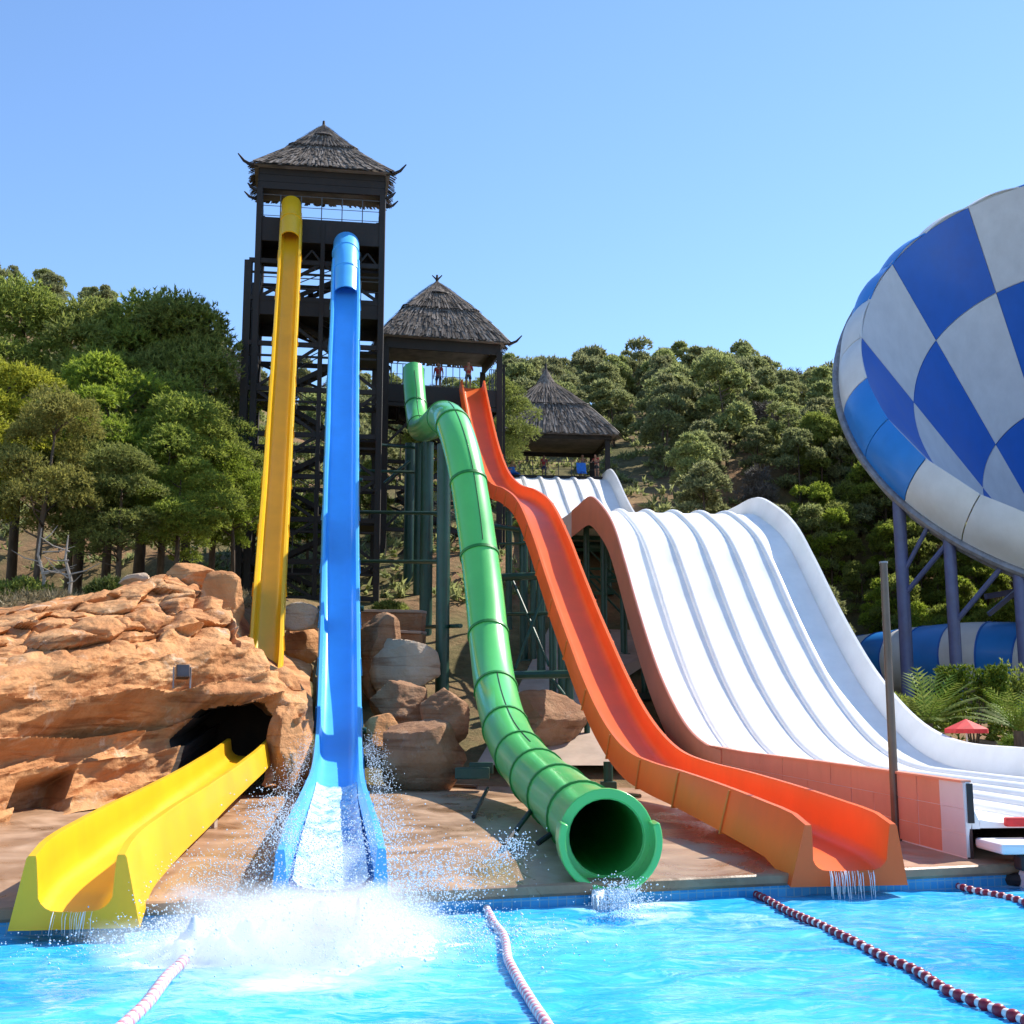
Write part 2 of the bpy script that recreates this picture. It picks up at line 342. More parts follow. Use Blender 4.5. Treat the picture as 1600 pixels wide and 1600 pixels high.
# deck slab with rounded front lip, sloping gently to the water
def build_deck():
    mb = MB(); N = 60; rows = []
    for i in range(N + 1):
        X = lerp(-34, 36, i / N); Ye = edgeY(X)
        row = [(X, Ye - 0.02, 0.16), (X, Ye - 0.06, 0.20), (X, Ye - 0.06, 0.30), (X, Ye - 0.03, 0.325), (X, Ye + 0.25, 0.33)]
        for k in range(1, 12):
            Y = lerp(Ye + 0.25, 35.5, k / 11); row.append((X, Y, deckz(X, Y)))
        row.append((X, 35.5, deckz(X, 35.5) - 0.4)); rows.append(row)
    n = len(rows[0]); vs = [v for r in rows for v in r]
    mb.add(vs, [(i * n + k, (i + 1) * n + k, (i + 1) * n + k + 1, i * n + k + 1) for i in range(N) for k in range(n - 1)])
    kind(mb.build('pool_deck', DECK), 'structure')
build_deck()
# pool: tiled wall, floor, near deck
mb = MB()
xa, xb = -34, 36
mb.add([(xa, edgeY(xa), -1.4), (xb, edgeY(xb), -1.4), (xb, edgeY(xb), 0.2), (xa, edgeY(xa), 0.2)], [(0, 1, 2, 3)])
kind(mb.build('pool_wall', TILES), 'structure')
FLOORM = simple('pool_floor_paint', (0.25, 0.55, 0.70), 0.6, 0.1, 0.5)
mb = MB(); mb.add([(xa, -1, -1.4), (xb, -1, -1.4), (xb, edgeY(xb), -1.4), (xa, edgeY(xa), -1.4)], [(0, 1, 2, 3)])
kind(mb.build('pool_floor', FLOORM), 'structure')
mb = MB(); mb.box((1, -20.5, -0.55), (70, 40, 1.74)); kind(mb.build('near_deck', DECK), 'structure')

# ---- water
SPL = PZ(480, 1500, 0.0); 
FOAMS = [(PZ(460, 1500, 0), 2.1, 1.25), (PZ(520, 1440, 0), 2.6, 1.2), (PZ(370, 1470, 0), 1.7, 1.0), (PZ(600, 1425, 0), 2.0, 0.9), (PZ(700, 1400, 0), 1.8, 0.7), (PZ(450, 1530, 0), 1.6, 1.12),
         (PZ(972, 1414, 0), 1.3, 1.45), (PZ(1010, 1432, 0), 1.0, 0.85), (PZ(1325, 1390, 0), 0.9, 1.1), (PZ(160, 1462, 0), 0.75, 0.95), (PZ(1575, 1378, 0), 1.2, 1.1), (PZ(880, 1450, 0), 1.6, 0.6), (PZ(1200, 1440, 0), 1.8, 0.5), (PZ(300, 1560, 0), 1.6, 0.55)]
def watermat():
    m, n, l, b = newmat('pool_water_surface'); setp(b, 0.06, 0.3)
    b.inputs['IOR'].default_value = 1.33
    tc = n.new('ShaderNodeTexCoord')
    mp = n.new('ShaderNodeMapping'); mp.inputs['Scale'].default_value = (0.55, 1.0, 1); l.new(tc.outputs['Object'], mp.inputs[0])
    t = n.new('ShaderNodeTexNoise'); t.inputs['Scale'].default_value = 0.55; t.inputs['Detail'].default_value = 6; t.inputs['Distortion'].default_value = 0.8; l.new(mp.outputs[0], t.inputs[0])
    r = ramp(n, l, t.outputs[0], [(0.33, (0.012, 0.32, 0.72)), (0.5, (0.035, 0.43, 0.82)), (0.68, (0.09, 0.53, 0.87))])
    vo = n.new('ShaderNodeTexNoise'); vo.inputs['Scale'].default_value = 2.6; vo.inputs['Detail'].default_value = 5; vo.inputs['Distortion'].default_value = 2.2; l.new(mp.outputs[0], vo.inputs[0])
    r2 = ramp(n, l, vo.outputs[0], [(0.52, (0, 0, 0)), (0.68, (0.5, 0.5, 0.5))])
    c = mixc(n, l, r2.outputs[0], r.outputs[0], (0.30, 0.68, 0.90))  # pale streaks paint caustic light along with aerated water
    # foam: churned white water around each outlet, broken up by noise
    acc = None
    fz = n.new('ShaderNodeTexNoise'); fz.inputs['Scale'].default_value = 2.2; fz.inputs['Detail'].default_value = 9; fz.inputs['Roughness'].default_value = 0.7; fz.inputs['Distortion'].default_value = 1.0; l.new(tc.outputs['Object'], fz.inputs[0])
    for (c0, rad, amp) in FOAMS:
        d = n.new('ShaderNodeVectorMath'); d.operation = 'DISTANCE'; d.inputs[1].default_value = (c0.x, c0.y, 0); l.new(tc.outputs['Object'], d.inputs[0])
        mr = n.new('ShaderNodeMapRange'); mr.inputs['From Min'].default_value = 0; mr.inputs['From Max'].default_value = rad; mr.inputs['To Min'].default_value = amp; mr.inputs['To Max'].default_value = 0
        l.new(d.outputs['Value'], mr.inputs[0])
        if acc is None: acc = mr.outputs[0]
        else:
            a = n.new('ShaderNodeMath'); a.operation = 'MAXIMUM'; l.new(acc, a.inputs[0]); l.new(mr.outputs[0], a.inputs[1]); acc = a.outputs[0]
    a = n.new('ShaderNodeMath'); a.operation = 'ADD'; l.new(acc, a.inputs[0])
    s = n.new('ShaderNodeMath'); s.operation = 'MULTIPLY_ADD'; s.inputs[1].default_value = 1.8; s.inputs[2].default_value = -1.15; l.new(fz.outputs[0], s.inputs[0]); l.new(s.outputs[0], a.inputs[1])
    fm = n.new('ShaderNodeMapRange'); fm.inputs['From Min'].default_value = 0.05; fm.inputs['From Max'].default_value = 0.75; l.new(a.outputs[0], fm.inputs[0])
    c = mixc(n, l, fm.outputs[0], c, (0.52, 0.71, 0.83)); l.new(c, b.inputs['Base Color'])
    rr = n.new('ShaderNodeMapRange'); rr.inputs['To Min'].default_value = 0.07; rr.inputs['To Max'].default_value = 0.7; l.new(fm.outputs[0], rr.inputs[0]); l.new(rr.outputs[0], b.inputs['Roughness'])
    w1 = n.new('ShaderNodeTexNoise'); w1.inputs['Scale'].default_value = 3.5; w1.inputs['Detail'].default_value = 4; w1.inputs['Distortion'].default_value = 0.6; l.new(mp.outputs[0], w1.inputs[0])
    bump(n, l, b, w1.outputs[0], 0.55, 0.10); return m
def build_water():
    xs = np.concatenate([np.linspace(-34, -9, 40)[:-1], np.linspace(-9, 10, 260)[:-1], np.linspace(10, 36, 50)]); ys = np.concatenate([np.linspace(-0.5, 8, 30)[:-1], np.linspace(8, 30, 260)])
    V = []
    for y in ys:
        for x in xs:
            Y = min(y, edgeY(x)) if y > 0 else y
            z = 0.05 * nz(x, y * 1.3, 0.45, 2) + 0.035 * noise.noise(Vector((x * 1.3, y * 2.1, 1.0))) + 0.016 * noise.noise(Vector((x * 3.4, y * 4.6, 5.0)))
            V.append((x, Y, z))
    nx = len(xs); idx = np.arange(len(V)).reshape(len(ys), nx)
    Fq = np.stack([idx[:-1, :-1], idx[:-1, 1:], idx[1:, 1:], idx[1:, :-1]], -1).reshape(-1, 4)
    V = np.array(V); keep = ~(np.all(V[Fq][:, :, 1] >= np.array([[edgeY(v) for v in q] for q in V[Fq][:, :, 0]]) - 1e-4, axis=1))
    kind(link('pool_water', npmesh('pool_water', V, Fq[keep], watermat(), True)), 'structure')
build_water()

# ================================================================== ROCKS
def faceted_rock(name, label, c, size, seed, mat, nplanes=16, sub=5, rz=0, group=None, cat='boulder', rough=1.0):
    rnd = random.Random(seed); bm = bmesh.new(); bmesh.ops.create_icosphere(bm, subdivisions=sub, radius=1)
    pl = []
    for _ in range(nplanes):
        d = Vector((rnd.gauss(0, 1), rnd.gauss(0, 1), rnd.gauss(0, 0.8))).normalized(); pl.append((d, rnd.uniform(0.62, 0.95)))
    o3 = Vector((rnd.random() * 50, rnd.random() * 50, rnd.random() * 50))
    for v in bm.verts:
        d = v.co.normalized(); r = 1.12
        for nrm, k in pl:
            q = d.dot(nrm)
            if q > 0.05: r = min(r, k / q)
        r += rough * (0.045 * noise.fractal(d * 2.6 + o3, 1.0, 2.0, 5) + 0.02 * noise.noise(Vector((d.x * 2, d.y * 2, d.z * 14)) + o3))
        v.co = Vector((d.x * r * size[0], d.y * r * size[1], d.z * r * size[2]))
    bmesh.ops.rotate(bm, verts=bm.verts, cent=(0, 0, 0), matrix=Matrix.Rotation(rz, 3, 'Z'))
    me = bpy.data.meshes.new(name); bm.to_mesh(me); bm.free(); me.materials.append(mat)
    me.polygons.foreach_set('use_smooth', [True] * len(me.polygons)); me.set_sharp_from_angle(angle=R(32))
    o = link(name, me, None, c); return tag(o, label, cat, group)
# the sandstone cliff with the slide tunnel: a sheet from foot to crown, ledged and split, with a cave opening and a sleeve behind it
def build_cliff():
    NU, NV = 400, 240
    fx = [-420, -150, 0, 120, 260, 330, 400, 440, 485]
    foot = [(-420, 1420, 17.5), (-150, 1345, 20.5), (0, 1303, 23.5), (120, 1268, 26.3), (260, 1246, 28.9), (330, 1238, 29.8), (400, 1234, 30.4), (440, 1232, 31.0), (485, 1228, 32.2)]
    crown = [(-420, 968, 30), (-150, 960, 32), (0, 958, 33.2), (120, 938, 34.6), (260, 903, 37.2), (330, 928, 38.0), (400, 1035, 36.0), (440, 1045, 36.2), (485, 1065, 36.6)]
    A = [P(*q) for q in foot]; B = [P(*q) for q in crown]
    hole = [(268, 1226), (270, 1170), (288, 1142), (330, 1138), (365, 1138), (392, 1156), (404, 1180), (403, 1236), (268, 1236)]
    def inhole(x, y):
        r = False; n = len(hole); j = n - 1
        for i in range(n):
            if (hole[i][1] > y) != (hole[j][1] > y) and x < (hole[j][0] - hole[i][0]) * (y - hole[i][1]) / (hole[j][1] - hole[i][1]) + hole[i][0]: r = not r
            j = i
        return r
    def hdist(x, y):
        best = 1e9; n = len(hole)
        for i in range(n):
            ax, ay = hole[i]; bx, by = hole[(i + 1) % n]; t = max(0, min(1, ((x - ax) * (bx - ax) + (y - ay) * (by - ay)) / ((bx - ax) ** 2 + (by - ay) ** 2)))
            best = min(best, math.hypot(x - ax - t * (bx - ax), y - ay - t * (by - ay)))
        return best
    V = []; hol = []
    pxs = np.concatenate([np.linspace(-420, -60, 50)[:-1], np.linspace(-60, 485, NU - 49)])
    for i, px in enumerate(pxs):
        a = Vector([interp(fx, [q[k] for q in A], px) for k in range(3)]); b = Vector([interp(fx, [q[k] for q in B], px) for k in range(3)])
        for j in range(NV):
            v = j / (NV - 1); q = a.lerp(b, v)
            # bulging profile: foot ledge, overhanging brow, set-back crown
            bul = 1.9 * math.sin(math.pi * min(1, v * 1.02)) ** 0.8 * (0.35 + 0.65 * sm(0.15, 0.55, v)) - 0.55 * math.exp(-((v - 0.24) / 0.07) ** 2) * sm(420, 300, px)
            pyv = lerp(interp(fx, [q_[1] for q_ in foot], px), interp(fx, [q_[1] for q_ in crown], px), v)
            # tilted strata: stepped ledges rising to the right
            sxy = q.z * 1.0 - (q.x + 9) * 0.20 + 0.35 * nz(q.x, q.z, 0.35, 3)
            st = sxy * 1.35; fr_ = st - math.floor(st); led = (fr_ ** 1.6) * 0.62 - 0.3
            led *= 0.25 + 1.5 * abs(nz(q.x + 7, math.floor(st) * 3.1, 0.4, 2))
            nn = 0.60 * nz(q.x, q.z, 0.33, 5) + 0.26 * nz(q.x + 30, q.z * 1.4, 1.1, 5) + 0.06 * nz(q.x, q.z, 4.0, 3)
            blk = 0.0
            if v > 0.55 and px < 330:                                                         # broken pale blocks under the crown
                vd, vp = noise.voronoi(Vector((q.x * 1.25 + .3 * nz(q.x, q.z, .9), q.y * .6, q.z * 1.7)))
                blk = (0.62 * min(0.45, vd[1] - vd[0]) ** 0.6 + 0.35 * (noise.cell(vp[0] * 3.1) - 0.5) - 0.22) * sm(0.55, 0.66, v)
            # vertical gullies near the right crown
            gul = -0.7 * math.exp(-((px - 338 - 18 * math.sin(v * 9)) / 7.0) ** 2) * sm(0.5, 0.8, v) - 0.6 * math.exp(-((px - 300 - 12 * math.sin(v * 7)) / 5.0) ** 2) * sm(0.72, 0.9, v)
            # a dark recess low on the left
            rec = -1.0 * sm(22, 30, px) * sm(115, 100, px) * sm(0.0, 0.02, v) * sm(0.17, 0.14, v)
            hd = hdist(px, pyv); rim = 0.55 * math.exp(-((hd - 10) / 13.0) ** 2)
            edge_ = 1 - 0.9 * sm(425, 480, px)
            amp = sm(0, 0.03, v) * 0.85 + 0.15
            dsp = ((bul + led + nn + blk + rec) * amp + gul + rim * sm(240, 290, px)) * edge_
            nd = Vector((0.62, -0.75, 0.22)).normalized()
            p = q + nd * dsp * (1 - 0.75 * sm(0.93, 1.0, v))
            V.append(p); hol.append(inhole(px, pyv))
    n = NV; Fq = []; edge = {}
    NUa = len(pxs)
    for i in range(NUa - 1):
        for j in range(NV - 1):
            ids = (i * n + j, (i + 1) * n + j, (i + 1) * n + j + 1, i * n + j + 1)
            if sum(hol[k] for k in ids) >= 2: continue
            Fq.append(ids)
    # sleeve behind the opening
    cnt = {}
    for f in Fq:
        for k in range(4):
            e = (f[k], f[(k + 1) % 4]); cnt[tuple(sorted(e))] = cnt.get(tuple(sorted(e)), 0) + 1
    def onb(i): return 0 < i // n < NUa - 1 and 0 < i % n < NV - 1
    mb = MB(); mb.add(V, Fq)
    bed = [e for e, c in cnt.items() if c == 1 and (onb(e[0]) or onb(e[1])) and hdist(0, 0) > 0]
    bed = [e for e in bed if not ((e[0] % n in (0, NV - 1) and e[1] % n in (0, NV - 1)) or (e[0] // n in (0, NUa - 1) and e[1] // n in (0, NUa - 1)))]
    t = thing('rock_cliff', 'orange sandstone cliff on the left with the dark tunnel opening', 'rock', (-9.5, 28, 0.5))
    face = mb.build('rock_face', ROCK, t, True)
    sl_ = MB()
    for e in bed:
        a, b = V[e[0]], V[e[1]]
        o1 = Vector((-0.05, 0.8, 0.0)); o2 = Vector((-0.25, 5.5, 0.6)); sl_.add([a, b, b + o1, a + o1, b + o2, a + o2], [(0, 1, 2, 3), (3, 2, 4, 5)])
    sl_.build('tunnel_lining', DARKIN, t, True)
    bw = MB(); c = P(335, 1190, 33.6); bw.box(c + Vector((-0.3, 1.6, .2)), (2.9, 0.2, 2.6)); bw.build('tunnel_back', DARKIN, t)  # dark board closing the tunnel, standing in for unlit depth
    # rock crown closing the top back into the slope
    mb2 = MB(); top = [V[i * n + NV - 1] for i in range(0, NUa, 2)]; rows = [top]
    for k in range(1, 7):
        rows.append([Vector((p.x - 0.1 * k, p.y + 0.75 * k, max(p.z + 0.12 * k, 0) + 0.18 * nz(p.x, p.y + k, 0.9) - (0.5 if k == 6 else 0))) for p in top])
    m_ = len(top); mb2.add([v for r_ in rows for v in r_], [(k * m_ + i, k * m_ + i + 1, (k + 1) * m_ + i + 1, (k + 1) * m_ + i) for k in range(6) for i in range(m_ - 1)])
    mb2.build('rock_crown', ROCK, t, True)
build_cliff()
def rk(name, label, px, py, Y, s, seed, mat, **k): return faceted_rock(name, label, P(px, py, Y), s, seed, mat, **k)
rk('boulder', 'large tan boulder with a smooth shaded left face beside the green tube', 662, 1175, 33.5, (1.25, 1.0, 1.02), 5, ROCK2, nplanes=9)
rk('boulder', 'rusty brown boulder right behind the blue slide foot', 602, 1165, 36.8, (0.75, 0.9, 0.8), 12, ROCK)
rk('boulder', 'tall reddish boulder wedged above the rusty one by the blue slide', 624, 1110, 38.8, (1.0, 1.0, 0.9), 23, ROCK2)
rk('boulder', 'pale cream slab of rock leaning between the green columns and blue slide', 632, 1045, 41.5, (1.05, 0.7, 1.15), 31, ROCK3, nplanes=8)
rk('boulder', 'shaded dark brown boulder left of the pale slab', 590, 1035, 42.0, (1.0, 1.0, 1.5), 37, ROCK2)
rk('boulder', 'low brown boulder half hidden behind the green tube', 835, 1140, 37.5, (1.5, 1.3, 1.05), 41, ROCK2)
rk('boulder', 'brown boulder in the shadow right under the pale slab', 690, 1120, 37.2, (0.8, 0.9, 0.8), 49, ROCK2)
rk('boulder', 'upright sandstone boulder between the tunnel mouth and the blue slide', 447, 1172, 31.2, (0.42, 0.7, 1.05), 57, ROCK, nplanes=10)
rk('boulder', 'broad sandstone block just below the end of the upper yellow chute', 425, 1078, 34.0, (0.8, 0.8, 0.62), 61, ROCK)
rk('boulder', 'jumbled rock right of the upper yellow chute end', 466, 1020, 42.5, (0.75, 0.8, 0.9), 67, ROCK)
rk('boulder', 'light ledge of rock at the foot of the tall tower', 470, 965, 41.0, (1.1, 0.8, 0.5), 71, ROCK3)
rk('boulder', 'knobbly sandstone boulder left of the upper yellow chute', 345, 955, 38.5, (0.85, 0.8, 1.1), 77, ROCK)
rk('boulder', 'rounded reddish boulder at the cliff crown below the pines', 290, 905, 39.5, (0.9, 0.8, 0.45), 83, ROCK)
rk('boulder', 'small flat stone on the bare ground at the cliff crown', 215, 905, 40.5, (0.6, 0.5, 0.25), 87, ROCK3)
rk('boulder', 'small pinkish stone at the far left of the cliff crown', 22, 985, 33.5, (0.5, 0.5, 0.22), 91, ROCK3)
# retaining walls behind the slides
def wall(name, label, p0, p1, ht, mat, th=0.35):
    a, b = Vector(p0), Vector(p1); t = thing(name, label, 'wall', (a + b) / 2)
    m = MB(); m.beam(a + Vector((0, 0, ht / 2)), b + Vector((0, 0, ht / 2)), th, ht); m.build('wall_body', mat, t, bevel=0.03)
    m = MB(); m.beam(a + Vector((0, 0, ht + 0.055)), b + Vector((0, 0, ht + 0.055)), th + 0.14, 0.1); m.build('coping', CONC, t, bevel=0.02)
wall('retaining_wall', 'brown retaining wall with pale coping right of the blue slide', P(560, 990, 46), P(662, 992, 45), 0.75, ROCK2)
wall('retaining_wall', 'lower brown retaining wall above the pale slab', P(612, 1022, 43.6), P(662, 1024, 43.2), 0.7, ROCK2)
wall('retaining_wall', 'pale wall left of the blue slide under the tall tower', P(445, 982, 45), P(502, 986, 44), 0.55, CONC)
# concrete yard under the slides
mb = MB()
yard = [(-1.2, 35.2), (7, 35.2), (9.3, 44), (9.5, 50), (1.5, 50), (0.2, 44)]
yy = []
for k in range(9):
    Y = lerp(35.2, 52, k / 8)
    for i in range(9):
        X = lerp(interp([35, 52], [-1.0, 1.5], Y), min(9.59 - .122 * Y - 0.5, 9) + (3.5 * sm(44, 50, Y)), i / 8); yy.append((X, Y, terrain(X, Y) + 0.30))
mb.add(yy, [(k * 9 + i, k * 9 + i + 1, (k + 1) * 9 + i + 1, (k + 1) * 9 + i) for k in range(8) for i in range(8)])
kind(mb.build('concrete_path', CONC), 'structure')

# ================================================================== SLIDES
def trough(wd, h, skirt=0.10, base=-0.08, lip=0.05, round_=0.22):
    i = wd / 2; L = []
    L += [(-(i + 0.04 + skirt), base), (-(i + 0.05), h - 0.03), (-(i + 0.03), h), (-(i - lip), h), (-(i - lip - 0.01), h - 0.04), (-(i - lip - .03), h * 0.55)]
    for k in range(1, 5):
        a = k / 5; L.append((-(i - lip - 0.03) + round_ * (1 - math.cos(a * math.pi / 2)), round_ * (1 - math.sin(a * math.pi / 2)) ** 1.0))
    L += [(-(i - lip - 0.03 - round_), 0.0)]
    return L + [(0.0, -0.012)] + [(-x, z) for x, z in L[::-1]]
def trough_slide(root, pts, wd, h, mat, skirtf=None, seam=2.6, flmat=None, step=0.4, endflare=0.0, flange=True, enddrop=0.0):
    path = catmull(pts, step); fr = frames(path); L = arclen(path); tot = L[-1]
    ns = max(1, round(tot / seam)); cut = [round(k * (len(path) - 1) / ns) for k in range(ns + 1)]
    for ia, ib in zip(cut, cut[1:]):
        m = MB(); vs = []
        for i in range(ia, ib + 1):
            sk, hh = (skirtf(L[i] / tot) if skirtf else (0.06, h)); pr = trough(wd + endflare * sm(0.75, 1, L[i] / tot), hh, sk, -0.08 - enddrop * sm(tot - 1.3, tot - .2, L[i])); n = len(pr)
            p, t, sd, u = fr[i]; vs += [p + sd * x + u * z for x, z in pr]
        N = ib - ia + 1; fs = [(i * n + q, i * n + (q + 1) % n, (i + 1) * n + (q + 1) % n, (i + 1) * n + q) for i in range(N - 1) for q in range(n)]
        if ia == 0: fs.append(tuple(range(n - 1, -1, -1)))
        if ib == len(path) - 1: fs.append(tuple((N - 1) * n + q for q in range(n)))
        m.add(vs, fs); m.build('chute_section', mat, root, True)
        if ia > 0 and flange:                                         # bolted flange where two sections meet, on the outside only
            sk, hh = (skirtf(L[ia] / tot) if skirtf else (0.06, h)); p, t, sd, u = fr[ia]; i_ = wd / 2 + endflare * sm(0.75, 1, L[ia] / tot) / 2
            band = [(-(i_ + sk + .075), -0.115), (-(i_ + .075), hh - 0.03), (-(i_ + .0), hh - 0.03), (-(i_ + sk + .02), -0.084), (i_ + sk + .02, -0.084), (i_ + .0, hh - 0.03), (i_ + .075, hh - 0.03), (i_ + sk + .075, -0.115)]
            f = MB(); f.sweep([(p - t * .03, t, sd, u), (p + t * .03, t, sd, u)], band); f.build('joint_flange', flmat or mat, root)
    return path, fr
def tube_run(root, pts, r, mat, seam, step=0.25, name='tube_section', n=28, th=0.05, flange=True, flmat=None, mats=None, a0=-math.pi / 2, a1=1.5 * math.pi, skip=None):
    path = catmull(pts, step); L = arclen(path); fr = frames(path); tot = L[-1]; c = 0; k = 0
    ns = max(1, round(tot / seam)); out = []
    for s in range(ns):
        idx = list(range(round(s * (len(L) - 1) / ns), round((s + 1) * (len(L) - 1) / ns) + 1))
        m = MB(); m.sweep([fr[i] for i in idx], pipeprof(r, r - th, n, a0, a1))
        sec = m.build(name, mats[s % len(mats)] if mats else mat, root, True); out.append(sec)
        if flange and s > 0 and not (skip and skip[0] < fr[idx[0]][0].y < skip[1]):
            p, t, sd, u = fr[idx[0]]; m = MB(); m.sweep([(p - t * .045, t, sd, u), (p + t * .045, t, sd, u)], pipeprof(r + 0.035, r - 0.001, n, a0, a1)); m.build('joint_flange', flmat or mat, root, True)
    return path, fr, L
def column(root, top, zb, r, mat, foot=True, name='column'):
    m = MB(); m.tube([(top[0], top[1], zb), (top[0], top[1], top[2])], r, 12); c = m.build(name, mat, root, True)
    if foot:
        m = MB(); m.box((top[0], top[1], zb + 0.10), (r * 3.4, r * 3.4, 0.24)); m.build('foot_plate', mat, c, bevel=0.02)
    return c
def strut(root, a, b, r, mat, name='brace'):
    m = MB(); m.tube([a, b], r, 8); return m.build(name, mat, root, True)

# ---- blue speed slide
blue = thing('speed_slide', 'steep blue body slide dropping from the tall tower into the splash', 'water slide', P(518, 1395, 16.5))
bp = [P(541, 395, 57.0), P(540, 420, 55.6), P(540, 452, 54.6), P(539, 500, 53.2), P(536, 600, 50.2), P(534, 700, 47.2), P(532, 820, 44.2), P(531, 940, 41.2), P(530, 1050, 38.4), P(529, 1130, 36.0), P(528, 1190, 33.7), P(526, 1232, 30.8), P(523, 1270, 27.0), P(520, 1318, 22.0), P(517, 1372, 17.9), P(516, 1400, 16.2)]
bp = [Vector((q.x, q.y, max(q.z, deckz(q.x, q.y) + 0.12 if q.y > 16.4 else 0.36))) for q in bp]
trough_slide(blue, bp[1:], 1.12, 0.50, BLU, lambda t: (0.05, 0.52), 2.9, endflare=0.12)
hood = [P(541, 395, 57.3), P(540, 415, 55.9), P(540, 447, 54.9), P(539.5, 478, 54.05)]
cover = [q + Vector((0, 0, 0.42)) for q in hood]
tube_run(blue, cover, 0.60, BLU, 1.75, name='hood_section', flange=True, n=26, a0=R(-28), a1=R(208))
seam_ = MB(); seam_.tube([q + Vector((0, -0.30, 0.99 - 0.30)) for q in hood], 0.012, 6); 
for (px, py, Y, zt) in ((529, 1130, 36.0, None), (531, 940, 41.2, None), (534, 740, 46.2, None)):
    q = P(px, py, Y)
    for s in (-1, 1):
        column(blue, (q.x + s * 0.55, q.y + 0.25, q.z - 0.15), terrain(q.x, q.y + .25), 0.11, DGRN)
    strut(blue, q + Vector((-0.75, .25, -0.2)), q + Vector((0.75, .25, -0.2)), 0.09, DGRN)
# ---- yellow speed slide: upper drop, then out of the tunnel
yel = thing('speed_slide', 'yellow body slide from the tower top, leaving the rock tunnel to the pool', 'water slide', P(120, 1415, 15.3))
yp = [P(455, 345, 57.2), P(454, 372, 55.9), P(451, 430, 54.2), P(447, 500, 52.3), P(442, 590, 49.7), P(436, 690, 46.9), P(430, 790, 44.0), P(424, 880, 41.6), P(418, 975, 39.2), P(414, 1045, 37.2), P(408, 1095, 35.4)]
trough_slide(yel, yp, 0.88, 0.42, YEL, lambda t: (0.04, 0.44), 3.1)
ycov = [P(455, 330, 57.4) + Vector((0, 0, .32)), P(455, 352, 56.5) + Vector((0, 0, .32)), P(452.5, 385, 55.5) + Vector((0, 0, .32))]
tube_run(yel, ycov, 0.47, YEL, 1.4, name='hood_section', n=24, a0=R(-28), a1=R(208))
yl = [P(388, 1181, 32.0), P(368, 1200, 29.4), P(340, 1222, 26.7), P(300, 1254, 23.8), P(260, 1288, 21.3), P(220, 1320, 19.3), P(180, 1354, 17.5), P(150, 1379, 16.3), P(131, 1400, 15.45), P(117, 1424, 14.85)]
trough_slide(yel, yl, 0.98, 0.60, YEL, lambda t: (0.12 + 0.06 * sm(.8, 1, t), 0.42 + 0.20 * sm(0.3, .9, t)), 2.9, flange=False, enddrop=0.12)
for (i, tt) in ((3, .4), (5, .5)):
    q = yl[i]; m = MB(); zb = deckz(q.x, q.y); m.box((q.x, q.y, (q.z - .08 + zb) / 2), (0.9, 0.25, max(0.05, q.z - .08 - zb))); m.build('support_block', CONC, yel)
# ---- orange slide
OA, OB = (-1.98, 66.0), (4.75, 18.3)
org = thing('body_slide', 'open orange slide with a hump running out along the deck to the pool', 'water slide', P(1320, 1360, 18.2))
op = [PL(px, py, OA, OB) for px, py in ((738, 607), (741, 625), (750, 672), (760, 715), (773, 752), (790, 774), (812, 784), (835, 805), (858, 855), (878, 912), (898, 968), (920, 1025), (943, 1082), (968, 1135), (995, 1178), (1025, 1210), (1065, 1232), (1115, 1252), (1190, 1285), (1260, 1318), (1305, 1340), (1328, 1360))]
opath, ofr = trough_slide(org, op, 1.22, 0.55, ORG, lambda t: (0.07 + 0.12 * sm(.75, 1, t), 0.50 + 0.14 * sm(.75, 1, t)), 3.0, ORGL, endflare=0.04, enddrop=0.14)
# ---- green tube
grn = thing('tube_slide', 'closed green tube slide with dark seams ending over the pool', 'water slide', P(950, 1385, 17.6))
gp = [P(646, 578, 65.4), P(647, 600, 64.8), P(651, 645, 63.6), P(655, 668, 61.5), P(661, 671, 58), P(670, 668, 53), P(681, 660, 47.5), P(693, 652, 43.3), P(705, 660, 41.0), P(716, 686, 39.9), P(727, 728, 39.1), P(738, 790, 38.4), P(748, 860, 37.7), P(757, 930, 36.9), P(764, 1000, 35.9), P(772, 1062, 34.5), P(783, 1115, 32.7), P(801, 1163, 30.2), P(830, 1203, 27.2), P(868, 1240, 23.9), P(908, 1276, 20.9), P(947, 1308, 18.0)]
gpath, gfr, gL = tube_run(grn, gp, 0.56, GRN, 2.7, step=0.2, flmat=GRNS, skip=(43.5, 60.5))
# the dark longitudinal seam along the crown of the tube
for a, b in ((0.5, gL[-1] * 0.16), (gL[-1] * 0.47, gL[-1] * 0.60), (gL[-1] * 0.70, gL[-1] * 0.83)):
    m = MB(); ii = [i for i, l in enumerate(gL) if a <= l <= b]
    m.tube([gfr[i][0] + gfr[i][3] * 0.562 for i in ii], 0.014, 6); m.build('tube_seam', simple('seam_black', (0.008, 0.05, 0.012), .6), grn)
p, t, sd, u = gfr[-1]
m = MB(); m.sweep([(p - t * .06, t, sd, u), (p + t * .06, t, sd, u)], pipeprof(0.66, 0.52, 36)); m.build('outlet_flange', GRN, grn, True, bevel=0.015)
m = MB(); m.sweep([(p + t * .02, t, sd, u), (p + t * .30, t, sd, u), (p + t * .48, t, sd, u)], pipeprof(0.70, 0.60, 24, R(-200), R(20))); m.build('outlet_lip', GRN, grn, True, bevel=0.02)
